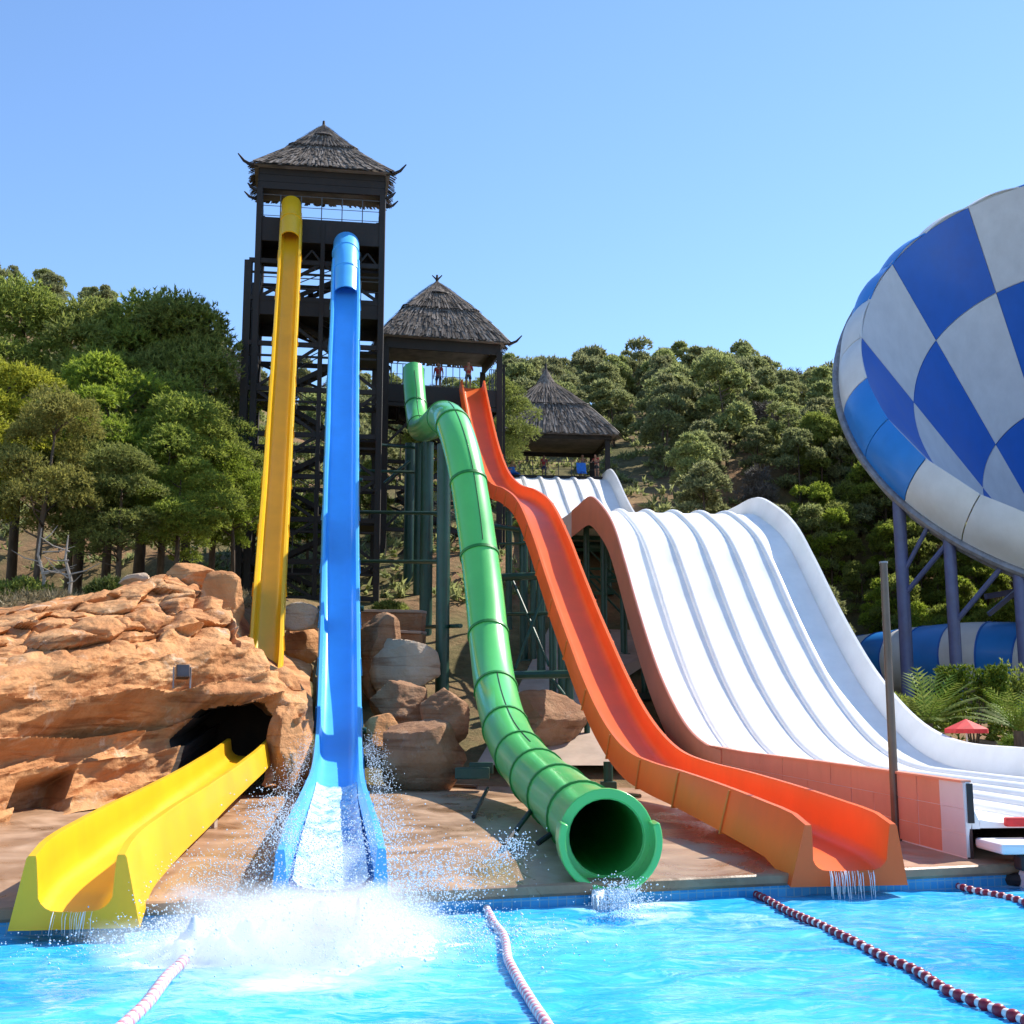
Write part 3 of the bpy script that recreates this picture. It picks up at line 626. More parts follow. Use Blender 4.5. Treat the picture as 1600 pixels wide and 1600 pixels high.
# its columns and braces
for (px, py, Y, pyb, r) in ((641, 690, 62.5, 958, .26), (656, 690, 60.5, 958, .24), (668, 688, 52, 1070, .26), (694, 690, 42.6, 1125, .23)):
    q = P(px, py, Y); zb = min(P(px, pyb, Y).z, terrain(q.x, q.y) + 0.1); column(grn, (q.x, q.y, q.z - 0.1), zb, r, DGRN)
for (a, b) in (((560, 692, 60), (650, 700, 61)), ((560, 735, 60), (650, 738, 61)), ((560, 800, 58), (690, 802, 46)), ((556, 877, 58), (690, 878, 44)), ((650, 980, 50), (720, 978, 41)), ((640, 720, 62), (600, 755, 61.5))):
    strut(grn, P(*a), P(*b), 0.07, DGRN)
for (a, b) in (((762, 1232, 29.3), (740, 1276, 25.8)), ((836, 1258, 24.0), (788, 1322, 20.6)), ((882, 1288, 20.8), (840, 1318, 20.4))):
    strut(grn, P(*a), P(b[0], b[1], b[2]), 0.045, BLK)
for (px, py, Y, w_) in ((738, 1208, 32.5, 0.85), (752, 1200, 33.0, 0.6)):
    m = MB(); q = P(px, py, Y); m.box(q, (w_, 0.4, 0.28)); m.build('saddle_plate', DGRN, grn, bevel=0.02)
# ---- supports under the orange slide
for (px, py, Y, pyb, r) in ((795, 800, 53, 1010, .14), (818, 800, 48, 1040, .16), (833, 815, 47, 1050, .12), (845, 850, 45, 1080, .15), (863, 900, 42.5, 1168, .12), (878, 960, 41.8, 1090, .14), (889, 985, 40.8, 1120, .13), (917, 1105, 38.2, 1198, .09), (950, 1190, 33.5, 1228, .12)):
    q = P(px, py, Y); column(org, q, min(P(px, pyb, Y).z, max(terrain(q.x, q.y) + .1, deckz(q.x, q.y))), r, DGRN)
for (a, b, r) in (((772, 822, 50), (832, 830, 48), .10), ((780, 902, 47), (862, 899, 43), .14), ((800, 1055, 41), (898, 1053, 40), .13), ((800, 905, 47), (858, 1040, 43), .05), ((858, 905, 44), (805, 1045, 43), .05), ((780, 850, 49), (850, 848, 46), .05), ((862, 1060, 42), (892, 1100, 40.5), .06), ((770, 960, 48), (880, 958, 43), .06)):
    strut(org, P(*a), P(*b), r, DGRN)
# ---- white six-lane racer
WA, WB = (7.15, 20.0), (3.25, 52.0)
wht = thing('racer_slide', 'wide white multi lane racing slide with salmon painted side walls', 'water slide', (8, 21, 0.3))
wt = []                                                              # left wall top edge, foot to crown
for px, py in ((925, 776), (940, 787), (958, 815), (974, 865), (990, 922), (1008, 982), (1030, 1045), (1058, 1105), (1084, 1143), (1116, 1166), (1170, 1176), (1290, 1191), (1400, 1206), (1515, 1222)):
    wt.append(PL(px, py, WA, WB))
HW = 0.62
dirp = Vector((WB[0] - WA[0], WB[1] - WA[1], 0)).normalized()
def onW(Y, z): return Vector((WA[0] + (Y - 20) * (WB[0] - WA[0]) / 32.0, Y, z))
ups = [onW(84.5, 18.35), onW(82.2, 18.25), onW(80.3, 17.4), onW(77.5, 15.55), onW(74.5, 13.9), onW(70, 12.5), onW(64, 11.6), onW(58, 11.15), onW(54.5, 11.05)]
fl = ups + [q - Vector((0, 0, HW)) for q in wt]
wpath = catmull(fl, 0.45); wfr = frames(wpath); wL = arclen(wpath)
SR = wfr[len(wfr) // 2][2]
LW = 6.75 / 6
def wseg(n=9): 
    k = [round(i * (len(wfr) - 1) / n) for i in range(n + 1)]; return list(zip(k, k[1:]))
for ln in range(6):
    c0 = ln * LW; pr = []
    top_ = [(c0 + 0.13 + (LW - 0.26) * q / 8, 0.05 * (abs(q - 4) / 4) ** 2) for q in range(9)]
    pr = top_ + [(x, -0.08) for x, _ in top_[::-1]]
    m = MB(); m.sweep(wfr, pr); m.build('lane', WHT, wht, True)
for dv in range(1, 6):
    c0 = dv * LW; top_ = [(c0 + 0.14 * math.cos(a), 0.03 + 0.13 * math.sin(a)) for a in [math.pi * q / 10 for q in range(11)]]
    m = MB(); m.sweep(wfr, top_ + [(c0 - 0.14, -0.07), (c0 + 0.14, -0.07)]); m.build('lane_divider', WHT, wht, True)
i0 = next(i for i, q in enumerate(wpath) if q.y < 56.5)
irun = next(i for i, q in enumerate(wpath) if q.y < 34.8)
ru = wfr[:i0 + 1]
for (nm, fa, c0, sg, mat) in (('side_wall', wfr[:i0 + 1], 0.0, -1, WHT), ('side_wall', wfr[i0:], 0.0, -1, WHT)):
    m = MB(); m.sweep(fa, [(-0.10, -0.55), (-0.09, HW - 0.02), (-0.07, HW), (-0.01, HW), (0.0, HW - .03), (0.05, 0.18), (0.12, 0.03), (0.13, -0.09), (-0.04, -0.09)])
    m.build(nm, mat, wht, True)
m = MB(); m.sweep(wfr[i0:irun + 3], [(-0.135, -0.56), (-0.125, HW - 0.01), (-0.095, HW + .012), (-0.06, HW + .012), (-0.06, HW + .003), (-0.092, HW - 0.005), (-0.105, -0.56)]); m.build('outer_skin', SAL, wht, True)
c0 = 6.75
m = MB(); m.sweep(wfr, [(c0 - .13, -0.09), (c0 - .12, 0.03), (c0 - 0.02, 0.22), (c0 + 0.13, HW + .10), (c0 + 0.22, HW + .12), (c0 + 0.22, HW + 0.04), (c0 + 0.13, -0.5), (c0 + 0.08, -0.5)]); m.build('side_wall', WHT, wht, True)
# run-out wall built of bolted salmon panels in rows
runp = [q for q in wt if q.y < 35.2]; P0, P1 = runp[0], runp[-1]
ncol = 13
for c in range(ncol):
    for r_ in range(3):
        def pt(f, row):                                              # row 0 = top edge, 3 = at the deck
            i = f * (len(runp) - 1); k = min(int(i), len(runp) - 2); q = runp[k].lerp(runp[k + 1], i - k); zt = q.z; zb = deckz(q.x, q.y) + 0.02
            hrow = (0.0, 0.36, 0.70, 1.0)[row]; zz = lerp(zt, zb, hrow); return Vector((q.x, q.y, zz))
        f0 = (c / ncol) ** 1.0; f1 = ((c + 1) / ncol) ** 1.0
        a, b, d, e = pt(f0, r_), pt(f1, r_), pt(f1, r_ + 1), pt(f0, r_ + 1); g = 0.011
        ax = (b - a).normalized() * g; zz = Vector((0, 0, g * .4)); out = Vector((-1, -0.12, 0)).normalized()
        wob = random.uniform(0.0, 0.014)
        qd = [a + ax - zz, b - ax - zz, d - ax + zz, e + ax + zz]
        m = MB(); m.add([q + out * (0.10 + wob) for q in qd] + [q + out * 0.05 for q in qd], [(0, 1, 2, 3), (4, 7, 6, 5), (0, 4, 5, 1), (1, 5, 6, 2), (2, 6, 7, 3), (3, 7, 4, 0)])
        o = m.build('wall_panel', BOWLW if c == ncol - 1 and r_ < 3 else SAL, wht)
SEAM = simple('dark_seam', (0.07, 0.035, 0.028), 0.8, 0.3)
m = MB(); bk = [q for q in runp]
fs = []; vs = []
for q in bk: vs += [q + Vector((-0.045, 0, -0.01)), Vector((q.x - 0.045, q.y, deckz(q.x, q.y))), q + Vector((0.0, 0, -0.01)), Vector((q.x, q.y, deckz(q.x, q.y)))]
for i in range(len(bk) - 1):
    a = i * 4; b = a + 4; fs += [(a, b, b + 1, a + 1), (a + 2, a + 3, b + 3, b + 2), (a, a + 2, b + 2, b)]
fs += [(0, 1, 3, 2), (len(vs) - 4, len(vs) - 2, len(vs) - 1, len(vs) - 3)]
m.add(vs, fs); m.build('wall_backing', SEAM, wht)
m = MB(); m.sweep(frames([q + Vector((0, 0, 0.012)) for q in bk]), [(-0.14, -0.02), (-0.14, 0.015), (0.02, 0.015), (0.02, -0.02)]); m.build('wall_cap', SAL, wht)
# steel frame under the racer
for Y in (78, 72, 66, 60, 55, 51, 47.5, 44, 40.5, 37.5):
    i = min(range(len(wpath)), key=lambda k: abs(wpath[k].y - Y)); p, t, sd, u = wfr[i]
    for k in (0.35, 2.3, 4.4, 6.4):
        q = p + SR * k; column(wht, (q.x, q.y, q.z - 0.12), terrain(q.x, q.y) + 0.05, 0.13, DGRN, foot=q.z - terrain(q.x, q.y) > 1.5)
    m = MB(); m.beam(p + SR * 0.1 - u * 0.2, p + SR * 6.6 - u * 0.2, 0.16, 0.18); m.build('cross_beam', DGRN, wht)
    if p.z > 5:
        for zz in (0.45, 0.75):
            z_ = lerp(terrain(p.x, p.y), p.z, zz); m = MB(); m.beam(Vector((p.x, p.y, z_)) + SR * .3, Vector((p.x, p.y, z_)) + SR * 6.5, 0.10, 0.12); m.build('cross_beam', DGRN, wht)
            strut(wht, Vector((p.x, p.y, z_)) + SR * .35, Vector((p.x, p.y, z_ - 2.0)) + SR * 2.3, 0.05, DGRN)
for z0, z1, k in ((7.5, 8.6, .35), (5.2, 5.8, .35), (3.6, 3.6, .35)):
    m = MB(); m.beam(onW(51, z0) + SR * k, onW(60, z1) + SR * k, 0.10, 0.12); m.build('long_beam', DGRN, wht)
# catch trough at its near end: white splash steps with black rubber buffers and a red bar
qe = wpath[-1]
for k in range(6):
    c0 = qe + SR * (k * LW + LW / 2)
    m = MB(); m.box(c0 + Vector((0.0, -0.55, -0.30)), (LW - 0.10, 1.1, 0.16)); m.build('landing_step', WHT, wht, bevel=0.05)
    m = MB(); m.box(c0 + Vector((0.15, -0.95, -0.50)), (LW - 0.35, 0.3, 0.22)); m.build('rubber_buffer', BLK, wht, bevel=0.04)
    m = MB(); m.box(c0 + Vector((0.25, -0.10, 0.02)), (LW - 0.5, 0.14, 0.14)); m.build('red_bar' if k % 2 == 0 else 'rubber_buffer', REDM if k % 2 == 0 else BLK, wht, bevel=0.03)
    m = MB(); m.box(c0 + Vector((0.35, -1.05, -0.78)), (LW - 0.2, 0.9, 0.30)); m.build('landing_step', WHT, wht, bevel=0.06)
m = MB(); m.box(qe + Vector((-0.02, -0.03, 0.30)), (0.09, 0.05, 0.6)); m.build('rubber_edge', BLK, wht)
m = MB(); m.tube([qe + Vector((0.2, -0.3, -0.80)), qe + Vector((0.5, -0.6, -0.78)), qe + Vector((0.9, -0.55, -0.82))], 0.10, 8); m.build('drain_hose', BLK, wht, True)

# ================================================================== BOWL RIDE
BOWLC = P(1832, 512.6, 66.0); BOWLA = P(1738, 1012, 87.9); BOWLR = 16.06
def in_bowl(X, Y, z):
    ax = (BOWLA - BOWLC); H = ax.length; ax.normalize(); d = Vector((X, Y, z)) - BOWLC; k = d.dot(ax) / H
    return -0.1 < k < 1.1 and (d - ax * d.dot(ax)).length < BOWLR * (1 - k) + 2.2
def build_bowl():
    C = BOWLC; AP = BOWLA; Rr = BOWLR
    ax = (AP - C); H = ax.length; ax.normalize(); nrm = -ax
    e1 = Vector((0, 0, 1)).cross(nrm).normalized(); e2 = nrm.cross(e1).normalized()
    t = thing('bowl_slide', 'giant blue and white checkered funnel tilted towards the pool', 'water slide', (C.x, C.y, 2.0))
    NM = 14; K = [0.0, 0.18, 0.44, 0.70, 0.93]; ph0 = R(150.3)
    def cone(k, a, off=0.0): return C + ax * (H * k) + (e1 * math.cos(a) + e2 * math.sin(a)) * (Rr * (1 - k) + off)
    for r in range(4):
        for m_ in range(NM):
            a0 = ph0 + 2 * math.pi * m_ / NM; mb = MB(); vs = []; na, nk = 8, 4
            for i in range(na + 1):
                a = a0 + 2 * math.pi / NM * (0.004 + 0.992 * i / na)
                for j in range(nk + 1):
                    k = lerp(K[r], K[r + 1], 0.004 + 0.992 * j / nk); vs.append(cone(k, a))
            o = len(vs); vs += [cone(0, 0) * 0 + v + nrm * -0.04 + (v - C - ax * (v - C).dot(ax)).normalized() * 0.06 for v in vs]
            W_ = nk + 1; fs = []
            for i in range(na):
                for j in range(nk):
                    q = (i * W_ + j, (i + 1) * W_ + j, (i + 1) * W_ + j + 1, i * W_ + j + 1); fs += [q, tuple(o + x for x in q[::-1])]
            ed = [i * W_ for i in range(na + 1)] + [na * W_ + j for j in range(1, W_)] + [i * W_ + nk for i in range(na - 1, -1, -1)] + [j for j in range(nk - 1, 0, -1)]
            for x, y in zip(ed, ed[1:] + ed[:1]): fs.append((x, o + x, o + y, y))
            mb.add(vs, fs); mb.build('checker_panel', BOWLB if (m_ + r) % 2 == 1 else BOWLW, t, True)
    # dark backing cone that carries the panels, seen only in the joints and from outside
    mb = MB(); vs = []
    for i in range(57):
        for k in (0.0, 0.3, 0.6, 0.9): vs.append(cone(k, 2 * math.pi * i / 56, 0.16))
    mb.add(vs, [(i * 4 + j, (i + 1) * 4 + j, (i + 1) * 4 + j + 1, i * 4 + j + 1) for i in range(56) for j in range(3)]); mb.build('funnel_shell', BOWLW, t, True)
    # rolled collar segments round the mouth, two white two blue
    NS = 28
    for s in range(NS):
        mb = MB(); vs = []; na, nb = 8, 6
        for i in range(na + 1):
            f = i / na; a = ph0 + 2 * math.pi * (s + 1.0 + 0.01 + 0.98 * f) / NS; bulge = 0.2 * math.sin(math.pi * f)
            for j in range(nb + 1):
                g = j / nb; back = 2.3 * g; rr = Rr + 0.04 + 1.3 * math.sin(g * math.pi / 2) ** 0.8 + bulge * math.sin(math.pi * min(1, g * 1.2 + .05))
                front = 0.18 * math.sin(math.pi * f) * (1 - g)
                vs.append(C + ax * (back - front - 0.02) + (e1 * math.cos(a) + e2 * math.sin(a)) * rr)
        W_ = nb + 1; o = len(vs); vs += [v + ax * 0.05 - (v - C - ax * (v - C).dot(ax)).normalized() * 0.05 for v in vs]
        fs = []
        for i in range(na):
            for j in range(nb):
                q = (i * W_ + j, (i + 1) * W_ + j, (i + 1) * W_ + j + 1, i * W_ + j + 1); fs += [q, tuple(o + x for x in q[::-1])]
        ed = [i * W_ for i in range(na + 1)] + [na * W_ + j for j in range(1, W_)] + [i * W_ + nb for i in range(na - 1, -1, -1)] + [j for j in range(nb - 1, 0, -1)]
        for x, y in zip(ed, ed[1:] + ed[:1]): fs.append((x, o + x, o + y, y))
        mb.add(vs, fs); mb.build('collar_segment', BOWLW if (s // 2) % 2 == 0 else BLUC, t, True)
    for (rr, bk, wd, mat) in ((Rr + 1.48, 2.42, 0.22, GREYM), (Rr + 1.25, 3.0, 0.18, GREYM)):
        mb = MB(); path = [C + ax * bk + (e1 * math.cos(a) + e2 * math.sin(a)) * rr for a in [2 * math.pi * i / 96 for i in range(97)]]
        mb.tube(path, wd, 8, cap=False); mb.build('ring_beam', mat, t, True)
    # columns under the ring
    def ringpt(px):                                                  # lowest ring point over a photo column
        best = None
        for i in range(720):
            a = 2 * math.pi * i / 720; q = C + ax * 2.7 + (e1 * math.cos(a) + e2 * math.sin(a)) * (Rr + 1.35)
            d = Vector((q.x, q.y, q.z - CAMZ)); x = 800 + F * d.x / d.dot(FW)
            if abs(x - px) < 6 and (best is None or q.z < best.z): best = q
        return best
    for px, r in ((1399, 0.34), (1479, 0.31), (1590, 0.34), (1720, .34), (1880, .34)):
        q = ringpt(px)
        if q is None: continue
        column(t, q, terrain(q.x, q.y), r, BPOST)
    q1, q2, q3 = ringpt(1399), ringpt(1479), ringpt(1590)
    strut(t, Vector((q1.x, q1.y, q1.z - 5.0)), q2 + Vector((0, 0, -0.1)), 0.14, BPOST); strut(t, Vector((q1.x, q1.y, q1.z - 3.9)), ringpt(1447), 0.12, BPOST)
    strut(t, Vector((q2.x, q2.y, q2.z - 4.3)), ringpt(1562), 0.14, BPOST)
    for k, a in enumerate((1545, 1570, 1600, 1640)):
        q = ringpt(a)
        if q: strut(t, q, cone(0.35, ph0 + math.pi + 0.25 * k, 0.2), 0.11, GREYM, 'rib')
    m = MB(); m.beam(P(1540, 932, 70), P(1700, 905, 72), 0.22, 0.3); m.build('cross_beam', BPOST, t)
    m = MB(); m.beam(P(1545, 960, 69), P(1640, 880, 70), 0.2, 0.24); m.build('cross_beam', BPOST, t)
BLUC = fibre('collar_blue', (0.02, 0.22, 0.66), 0.1)
build_bowl()
tb = thing('tube_slide', 'blue and white striped tube slide behind the hedge under the funnel', 'water slide', P(1480, 1120, 60))
tube_run(tb, [P(1285, 1052, 84), P(1330, 1046, 80), P(1390, 1038, 76), P(1450, 1032, 73), P(1520, 1028, 70.5), P(1600, 1030, 68.5), P(1700, 1044, 66), P(1850, 1075, 63)], 1.95, None, 1.9, name='tube_ring', n=36, mats=[BLUC, BOWLW], flmat=BOWLB)
for px, Y in ((1350, 79), (1560, 69.5), (1680, 66.5)):
    q = P(px, 1060, Y); column(tb, (q.x, q.y, q.z - 1.2), terrain(q.x, q.y) - .2, 0.28, BPOST, foot=False)

# ================================================================== TOWERS
def thatch_roof(root, c, rx, ry, zeave, zapex, rot, cap=None, courses=2, droop=0.35, seed=1, ns=2600, sag=0.06):
    """hipped thatch roof: each course is a layer of straw blades over a solid under-roof"""
    rnd = random.Random(seed); M = Matrix.Rotation(rot, 3, 'Z'); c = Vector(c)
    def prof(f): return 1 - f - sag * math.sin(math.pi * f)          # radius factor against height fraction
    def pos(side, uu, f, lift=0.0):
        k = prof(f); z = lerp(zeave, zapex, f)
        x, y = {0: (uu * rx * k, -ry * k), 1: (rx * k, uu * ry * k), 2: (-uu * rx * k, ry * k), 3: (-rx * k, -uu * ry * k)}[side]
        nx, ny = {0: (0, -1), 1: (1, 0), 2: (0, 1), 3: (-1, 0)}[side]
        return M @ Vector((x + nx * lift, y + ny * lift, z - zeave + lift * 0.9)) + Vector((c.x, c.y, zeave))
    mb = MB(); vs = []; N = 8
    for f in [i / 10 for i in range(11)]:
        k = max(prof(f), 0.02); vs += [M @ Vector((sx * rx * k, sy * ry * k, (zapex - zeave) * f)) + Vector((c.x, c.y, zeave)) for sx, sy in ((-1, -1), (1, -1), (1, 1), (-1, 1))]
    mb.add(vs, [(i * 4 + j, i * 4 + (j + 1) % 4, (i + 1) * 4 + (j + 1) % 4, (i + 1) * 4 + j) for i in range(10) for j in range(4)] + [(3, 2, 1, 0)])
    mb.build('under_roof', THATCH, root)
    for cr in range(courses):
        f0, f1 = cr / courses, (cr + 1) / courses; V = []; Fc = []
        lay = 0.10 + 0.05 * (cr > 0)
        for q in range(int(ns * (1.5 - cr * 0.7))):
            side = rnd.choice((0, 0, 1, 2, 3)) if abs(rx - ry) < 9 else 0
            fb = f0 + (f1 - f0) * rnd.random() ** 1.3; ft = min(1.0, fb + 0.16 + 0.1 * rnd.random()); uu = rnd.uniform(-1, 1)
            l0 = lay + rnd.uniform(-0.02, 0.05); wv = rnd.uniform(0.03, 0.075)
            lo = fb - (0.05 if fb < f0 + 0.06 else 0.0)
            a = pos(side, uu - wv / rx, lo, l0 + 0.02); b = pos(side, uu + wv / rx, lo, l0 + 0.02); d = pos(side, uu + rnd.uniform(-.03, .03), ft, l0 - 0.03)
            i = len(V); V += [a, b, d]; Fc.append((i, i + 1, i + 2))
        loc = root.location
        V = [v - loc for v in V]; kind(link('thatch_course', npmesh('thatch_course', V, Fc, THATCH), root), 'stuff')
        if cr > 0:
            m = MB(); rp = []
            for side in range(4):
                for k in range(9): rp.append(pos(side, -1 + 2 * k / 8, f0 - 0.012, lay + 0.03))
            m.tube(rp + rp[:1], 0.045, 5, cap=False); m.build('binding_rope', DBRN, root)
    for side in range(4):                                            # hip ropes
        m = MB(); m.tube([pos(side, -1, f, 0.10) for f in (0, .2, .4, .6, .8, .95)], 0.06, 5); m.build('hip_rope', DBRN, root)
    if cap:
        zc0, zc1, cw = cap; V = []; Fc = []
        for q in range(700):
            a = rnd.uniform(0, 2 * math.pi); f = rnd.random() ** 1.5; k = (1 - f) * cw + 0.05; k2 = max(0.0, 1 - f - 0.3) * cw + 0.04
            z = lerp(zc0, zc1, f); z2 = lerp(zc0, zc1, min(1, f + 0.3)); wv = 0.06
            i = len(V); V += [Vector((k * math.cos(a - wv / max(k, .1)), k * math.sin(a - wv / max(k, .1)), z)), Vector((k * math.cos(a + wv / max(k, .1)), k * math.sin(a + wv / max(k, .1)), z)), Vector((k2 * math.cos(a), k2 * math.sin(a), z2))]; Fc.append((i, i + 1, i + 2))
        V = [M @ v + Vector((c.x, c.y, 0)) - root.location for v in V]; kind(link('ridge_cap', npmesh('ridge_cap', V, Fc, THATCH), root), 'stuff')
        m = MB(); m.tube([M @ Vector((cw * 1.02 * math.cos(a), cw * 1.02 * math.sin(a), zc0 + 0.03)) + Vector((c.x, c.y, 0)) for a in [i * math.pi / 8 for i in range(17)]], 0.05, 5, cap=False); m.build('cap_rope', DBRN, root)
        m = MB(); m.tube([(c.x, c.y, zc1 - 0.3), (c.x, c.y, zc1 + 0.35)], [0.11, 0.06], 7); m.build('finial', DBRN, root)
def horn(root, base, d, L=1.0, mat=None):
    d = Vector(d).normalized(); m = MB(); base = Vector(base)
    m.tube([base, base + d * L * .35 + Vector((0, 0, -0.05)), base + d * L * .7 + Vector((0, 0, 0.10 * L)), base + d * L + Vector((0, 0, 0.42 * L))], [0.10, 0.09, 0.07, 0.03], 7); m.build('roof_horn', mat or DBRN, root, True)
class Tower:
    def __init__(s, root, o, rot, wd, dp): s.r = root; s.o = Vector((o[0], o[1], 0)); s.M = Matrix.Rotation(rot, 3, 'Z'); s.w = wd; s.d = dp
    def __call__(s, x, y, z): return s.o + s.M @ Vector((x, y, 0)) + Vector((0, 0, z))
    def beam(s, name, a, b, wd, ht=None, mat=None):
        m = MB(); m.beam(s(*a), s(*b), wd, ht); return m.build(name, mat or DBRN, s.r)
    def rail(s, a, b, z, h=1.05, n=4, mat=None):
        m = MB(); A, B = Vector(s(a[0], a[1], z)), Vector(s(b[0], b[1], z)); up = Vector((0, 0, 1))
        for hh in (h, h * 0.52, 0.12): m.tube([A + up * hh, B + up * hh], 0.025 if hh == h else 0.016, 6)
        for i in range(n + 1): q = A.lerp(B, i / n); m.tube([q, q + up * h], 0.025, 6)
        return m.build('railing', mat or RAILM, s.r)
    def slab(s, z, x0, x1, y0, y1, th=0.15, fascia=0.0, mat=None):
        m = MB(); npl = max(2, int((x1 - x0) / 0.4))
        m.add([s(x0, y0, z - th), s(x1, y0, z - th), s(x1, y1, z - th), s(x0, y1, z - th), s(x0, y0, z), s(x1, y0, z), s(x1, y1, z), s(x0, y1, z)], [(3, 2, 1, 0), (4, 5, 6, 7), (0, 1, 5, 4), (1, 2, 6, 5), (2, 3, 7, 6), (3, 0, 4, 7)])
        dk = m.build('platform', mat or DBRN, s.r)
        if fascia:
            for (a, b) in (((x0, y0), (x1, y0)), ((x0, y1), (x1, y1)), ((x0, y0), (x0, y1)), ((x1, y0), (x1, y1))):
                m = MB(); m.beam(s(a[0], a[1], z - fascia / 2 + 0.02), s(b[0], b[1], z - fascia / 2 + 0.02), 0.09, fascia); m.build('fascia_board', DBRN, dk)
    def stair(s, a, b, wd=0.9, rail=True):
        A, B = Vector(s(*a)), Vector(s(*b)); d = B - A; side = Vector((d.x, d.y, 0)).normalized().cross(Vector((0, 0, 1)))
        m = MB()
        for q in (-1, 1): m.beam(A + side * q * wd / 2, B + side * q * wd / 2, 0.06, 0.22)
        n = max(3, int(abs(d.z) / 0.2)); 
        for i in range(n): q = A.lerp(B, (i + .5) / n); m.box(q, (0.05, 0.05, 0.05)); m.beam(q - side * wd / 2, q + side * wd / 2, 0.26, 0.04)
        st = m.build('stair_flight', DBRN, s.r)
        if rail:
            m = MB(); up = Vector((0, 0, 1))
            for q in (-1, 1):
                m.tube([A + side * q * wd / 2 + up * 0.95, B + side * q * wd / 2 + up * .95], 0.025, 6)
                for i in range(5): k = A.lerp(B, i / 4) + side * q * wd / 2; m.tube([k, k + up * .95], 0.02, 5)
            m.build('handrail', RAILM, st)
# ---- the tall tower (yellow and blue slides)
t1 = thing('slide_tower', 'tall dark timber slide tower with thatched hat and curved horns', 'tower', (-8.4, 59, 8))
W1, D1 = 5.75, 3.5; T = Tower(t1, (-9.0, 57.4), R(9), W1, D1); H1 = W1 / 2
z1 = lambda py: ZA(py, 57.4)
zb = 7.2
for sx in (-1, 1):
    for y in (0, D1):
        T.beam('post', (sx * H1, y, zb - 1), (sx * H1, y, z1(300)), 0.26, 0.26)
T.beam('post', (-H1 - 0.42, 0.1, zb - 1), (-H1 - 0.42, 0.1, z1(412)), 0.34, 0.3); T.beam('post', (-H1 - 0.42, D1, zb - 1), (-H1 - 0.42, D1, z1(412)), 0.34, 0.3)
for y in (0, D1): T.beam('post', (0.1, y, zb - 1), (0.1, y, z1(350)), 0.18, 0.18)
T.slab(z1(345), -H1, H1, 0, D1, 0.2, 1.15); T.rail((-H1, 0), (H1, 0), z1(345), 1.15, 6); T.rail((-H1, D1), (H1, D1), z1(345), 1.1, 6); T.rail((-H1, 0), (-H1, D1), z1(345), 1.1, 4); T.rail((H1, 0), (H1, D1), z1(345), 1.1, 4)
T.slab(z1(470), -H1, H1, 0, D1, 0.2, 0.80); T.rail((-H1, 0), (H1, 0), z1(470), 1.05, 6)
lev = [z1(q) for q in (412, 470, 540, 610, 680, 745, 812, 878, 935)]
for k, z in enumerate(lev):
    for y in (0, D1): T.beam('beam', (-H1 - .4, y, z), (H1, y, z), 0.13, 0.22)
    for sx in (-1, 1): T.beam('beam', (sx * H1, 0, z), (sx * H1, D1, z), 0.12, 0.2)
    T.beam('beam', (-H1 - .4, 0.05, z - 0.55), (H1, 0.05, z - 0.55), 0.07, 0.10)
for k in range(len(lev) - 1):
    za, zb2 = lev[k], lev[k + 1]
    T.beam('brace', (-H1, 0.02, zb2), (0.1, 0.02, za), 0.10, 0.14) if k % 2 == 0 else T.beam('brace', (-H1, 0.02, za), (0.1, 0.02, zb2), 0.10, 0.14)
    T.beam('brace', (H1, 0.02, zb2), (0.1, 0.02, za), 0.10, 0.14) if k % 2 == 0 else T.beam('brace', (H1, 0.02, za), (0.1, 0.02, zb2), 0.10, 0.14)
    T.beam('brace', (-H1, 0.1, zb2), (-H1, D1, za), 0.09, 0.12); T.beam('brace', (H1, 0.1, za), (H1, D1, zb2), 0.09, 0.12)
    T.beam('brace', (-H1, D1, za), (H1, D1, zb2), 0.09, 0.12)
    if k % 2 == 0: T.stair((-1.9, 1.2, zb2), (1.9, 1.2, za)); 
    else: T.stair((1.9, 2.5, zb2), (-1.9, 2.5, za))
    m = MB(); T.slab(za, H1 - 1.1, H1, 0.6, 3.1, 0.12) if k % 2 == 0 else T.slab(za, -H1, -H1 + 1.1, 0.6, 3.1, 0.12)
for (py0, py1) in ((392, 412),):
    for x in (-1.9, -0.9, 0.9, 1.7): T.beam('brace', (x, 0.03, z1(py1)), (x + 0.5, 0.03, z1(py0)), 0.08, 0.08); T.beam('brace', (x + 1.0, 0.03, z1(py1)), (x + 0.5, 0.03, z1(py0)), 0.08, 0.08)
cR = T(0, D1 / 2, 0); ze = z1(266)
for (a, b) in (((-H1 - .05, 0), (H1 + .05, 0)), ((-H1 - .05, 0), (-H1 - .05, D1)), ((H1 + .05, 0), (H1 + .05, D1))):
    for kx, zz in enumerate((0.22, 0.58, 0.94)): T.beam('eave_board', (a[0], a[1], ze - zz), (b[0], b[1], ze - zz), 0.12 + 0.02 * kx, 0.34)
thatch_roof(t1, cR, H1 + 0.32, D1 / 2 + 0.4, ze - 0.08, ZA(206, 59.5), R(9), cap=(ZA(226, 59.5), ZA(205, 59.5), 0.75), seed=3)
for sx in (-1, 1):
    horn(t1, T(sx * (H1 + .15), -0.15, ze - 0.02), T.M @ Vector((sx, -0.3, 0)), 0.95); horn(t1, T(sx * (H1 + .1), D1 + .1, ze - 0.05), T.M @ Vector((sx, 0.3, 0)), 0.9)
    horn(t1, T(sx * (H1 + .05), 0, ze - 1.15), T.M @ Vector((sx, -0.2, 0)), 0.55)
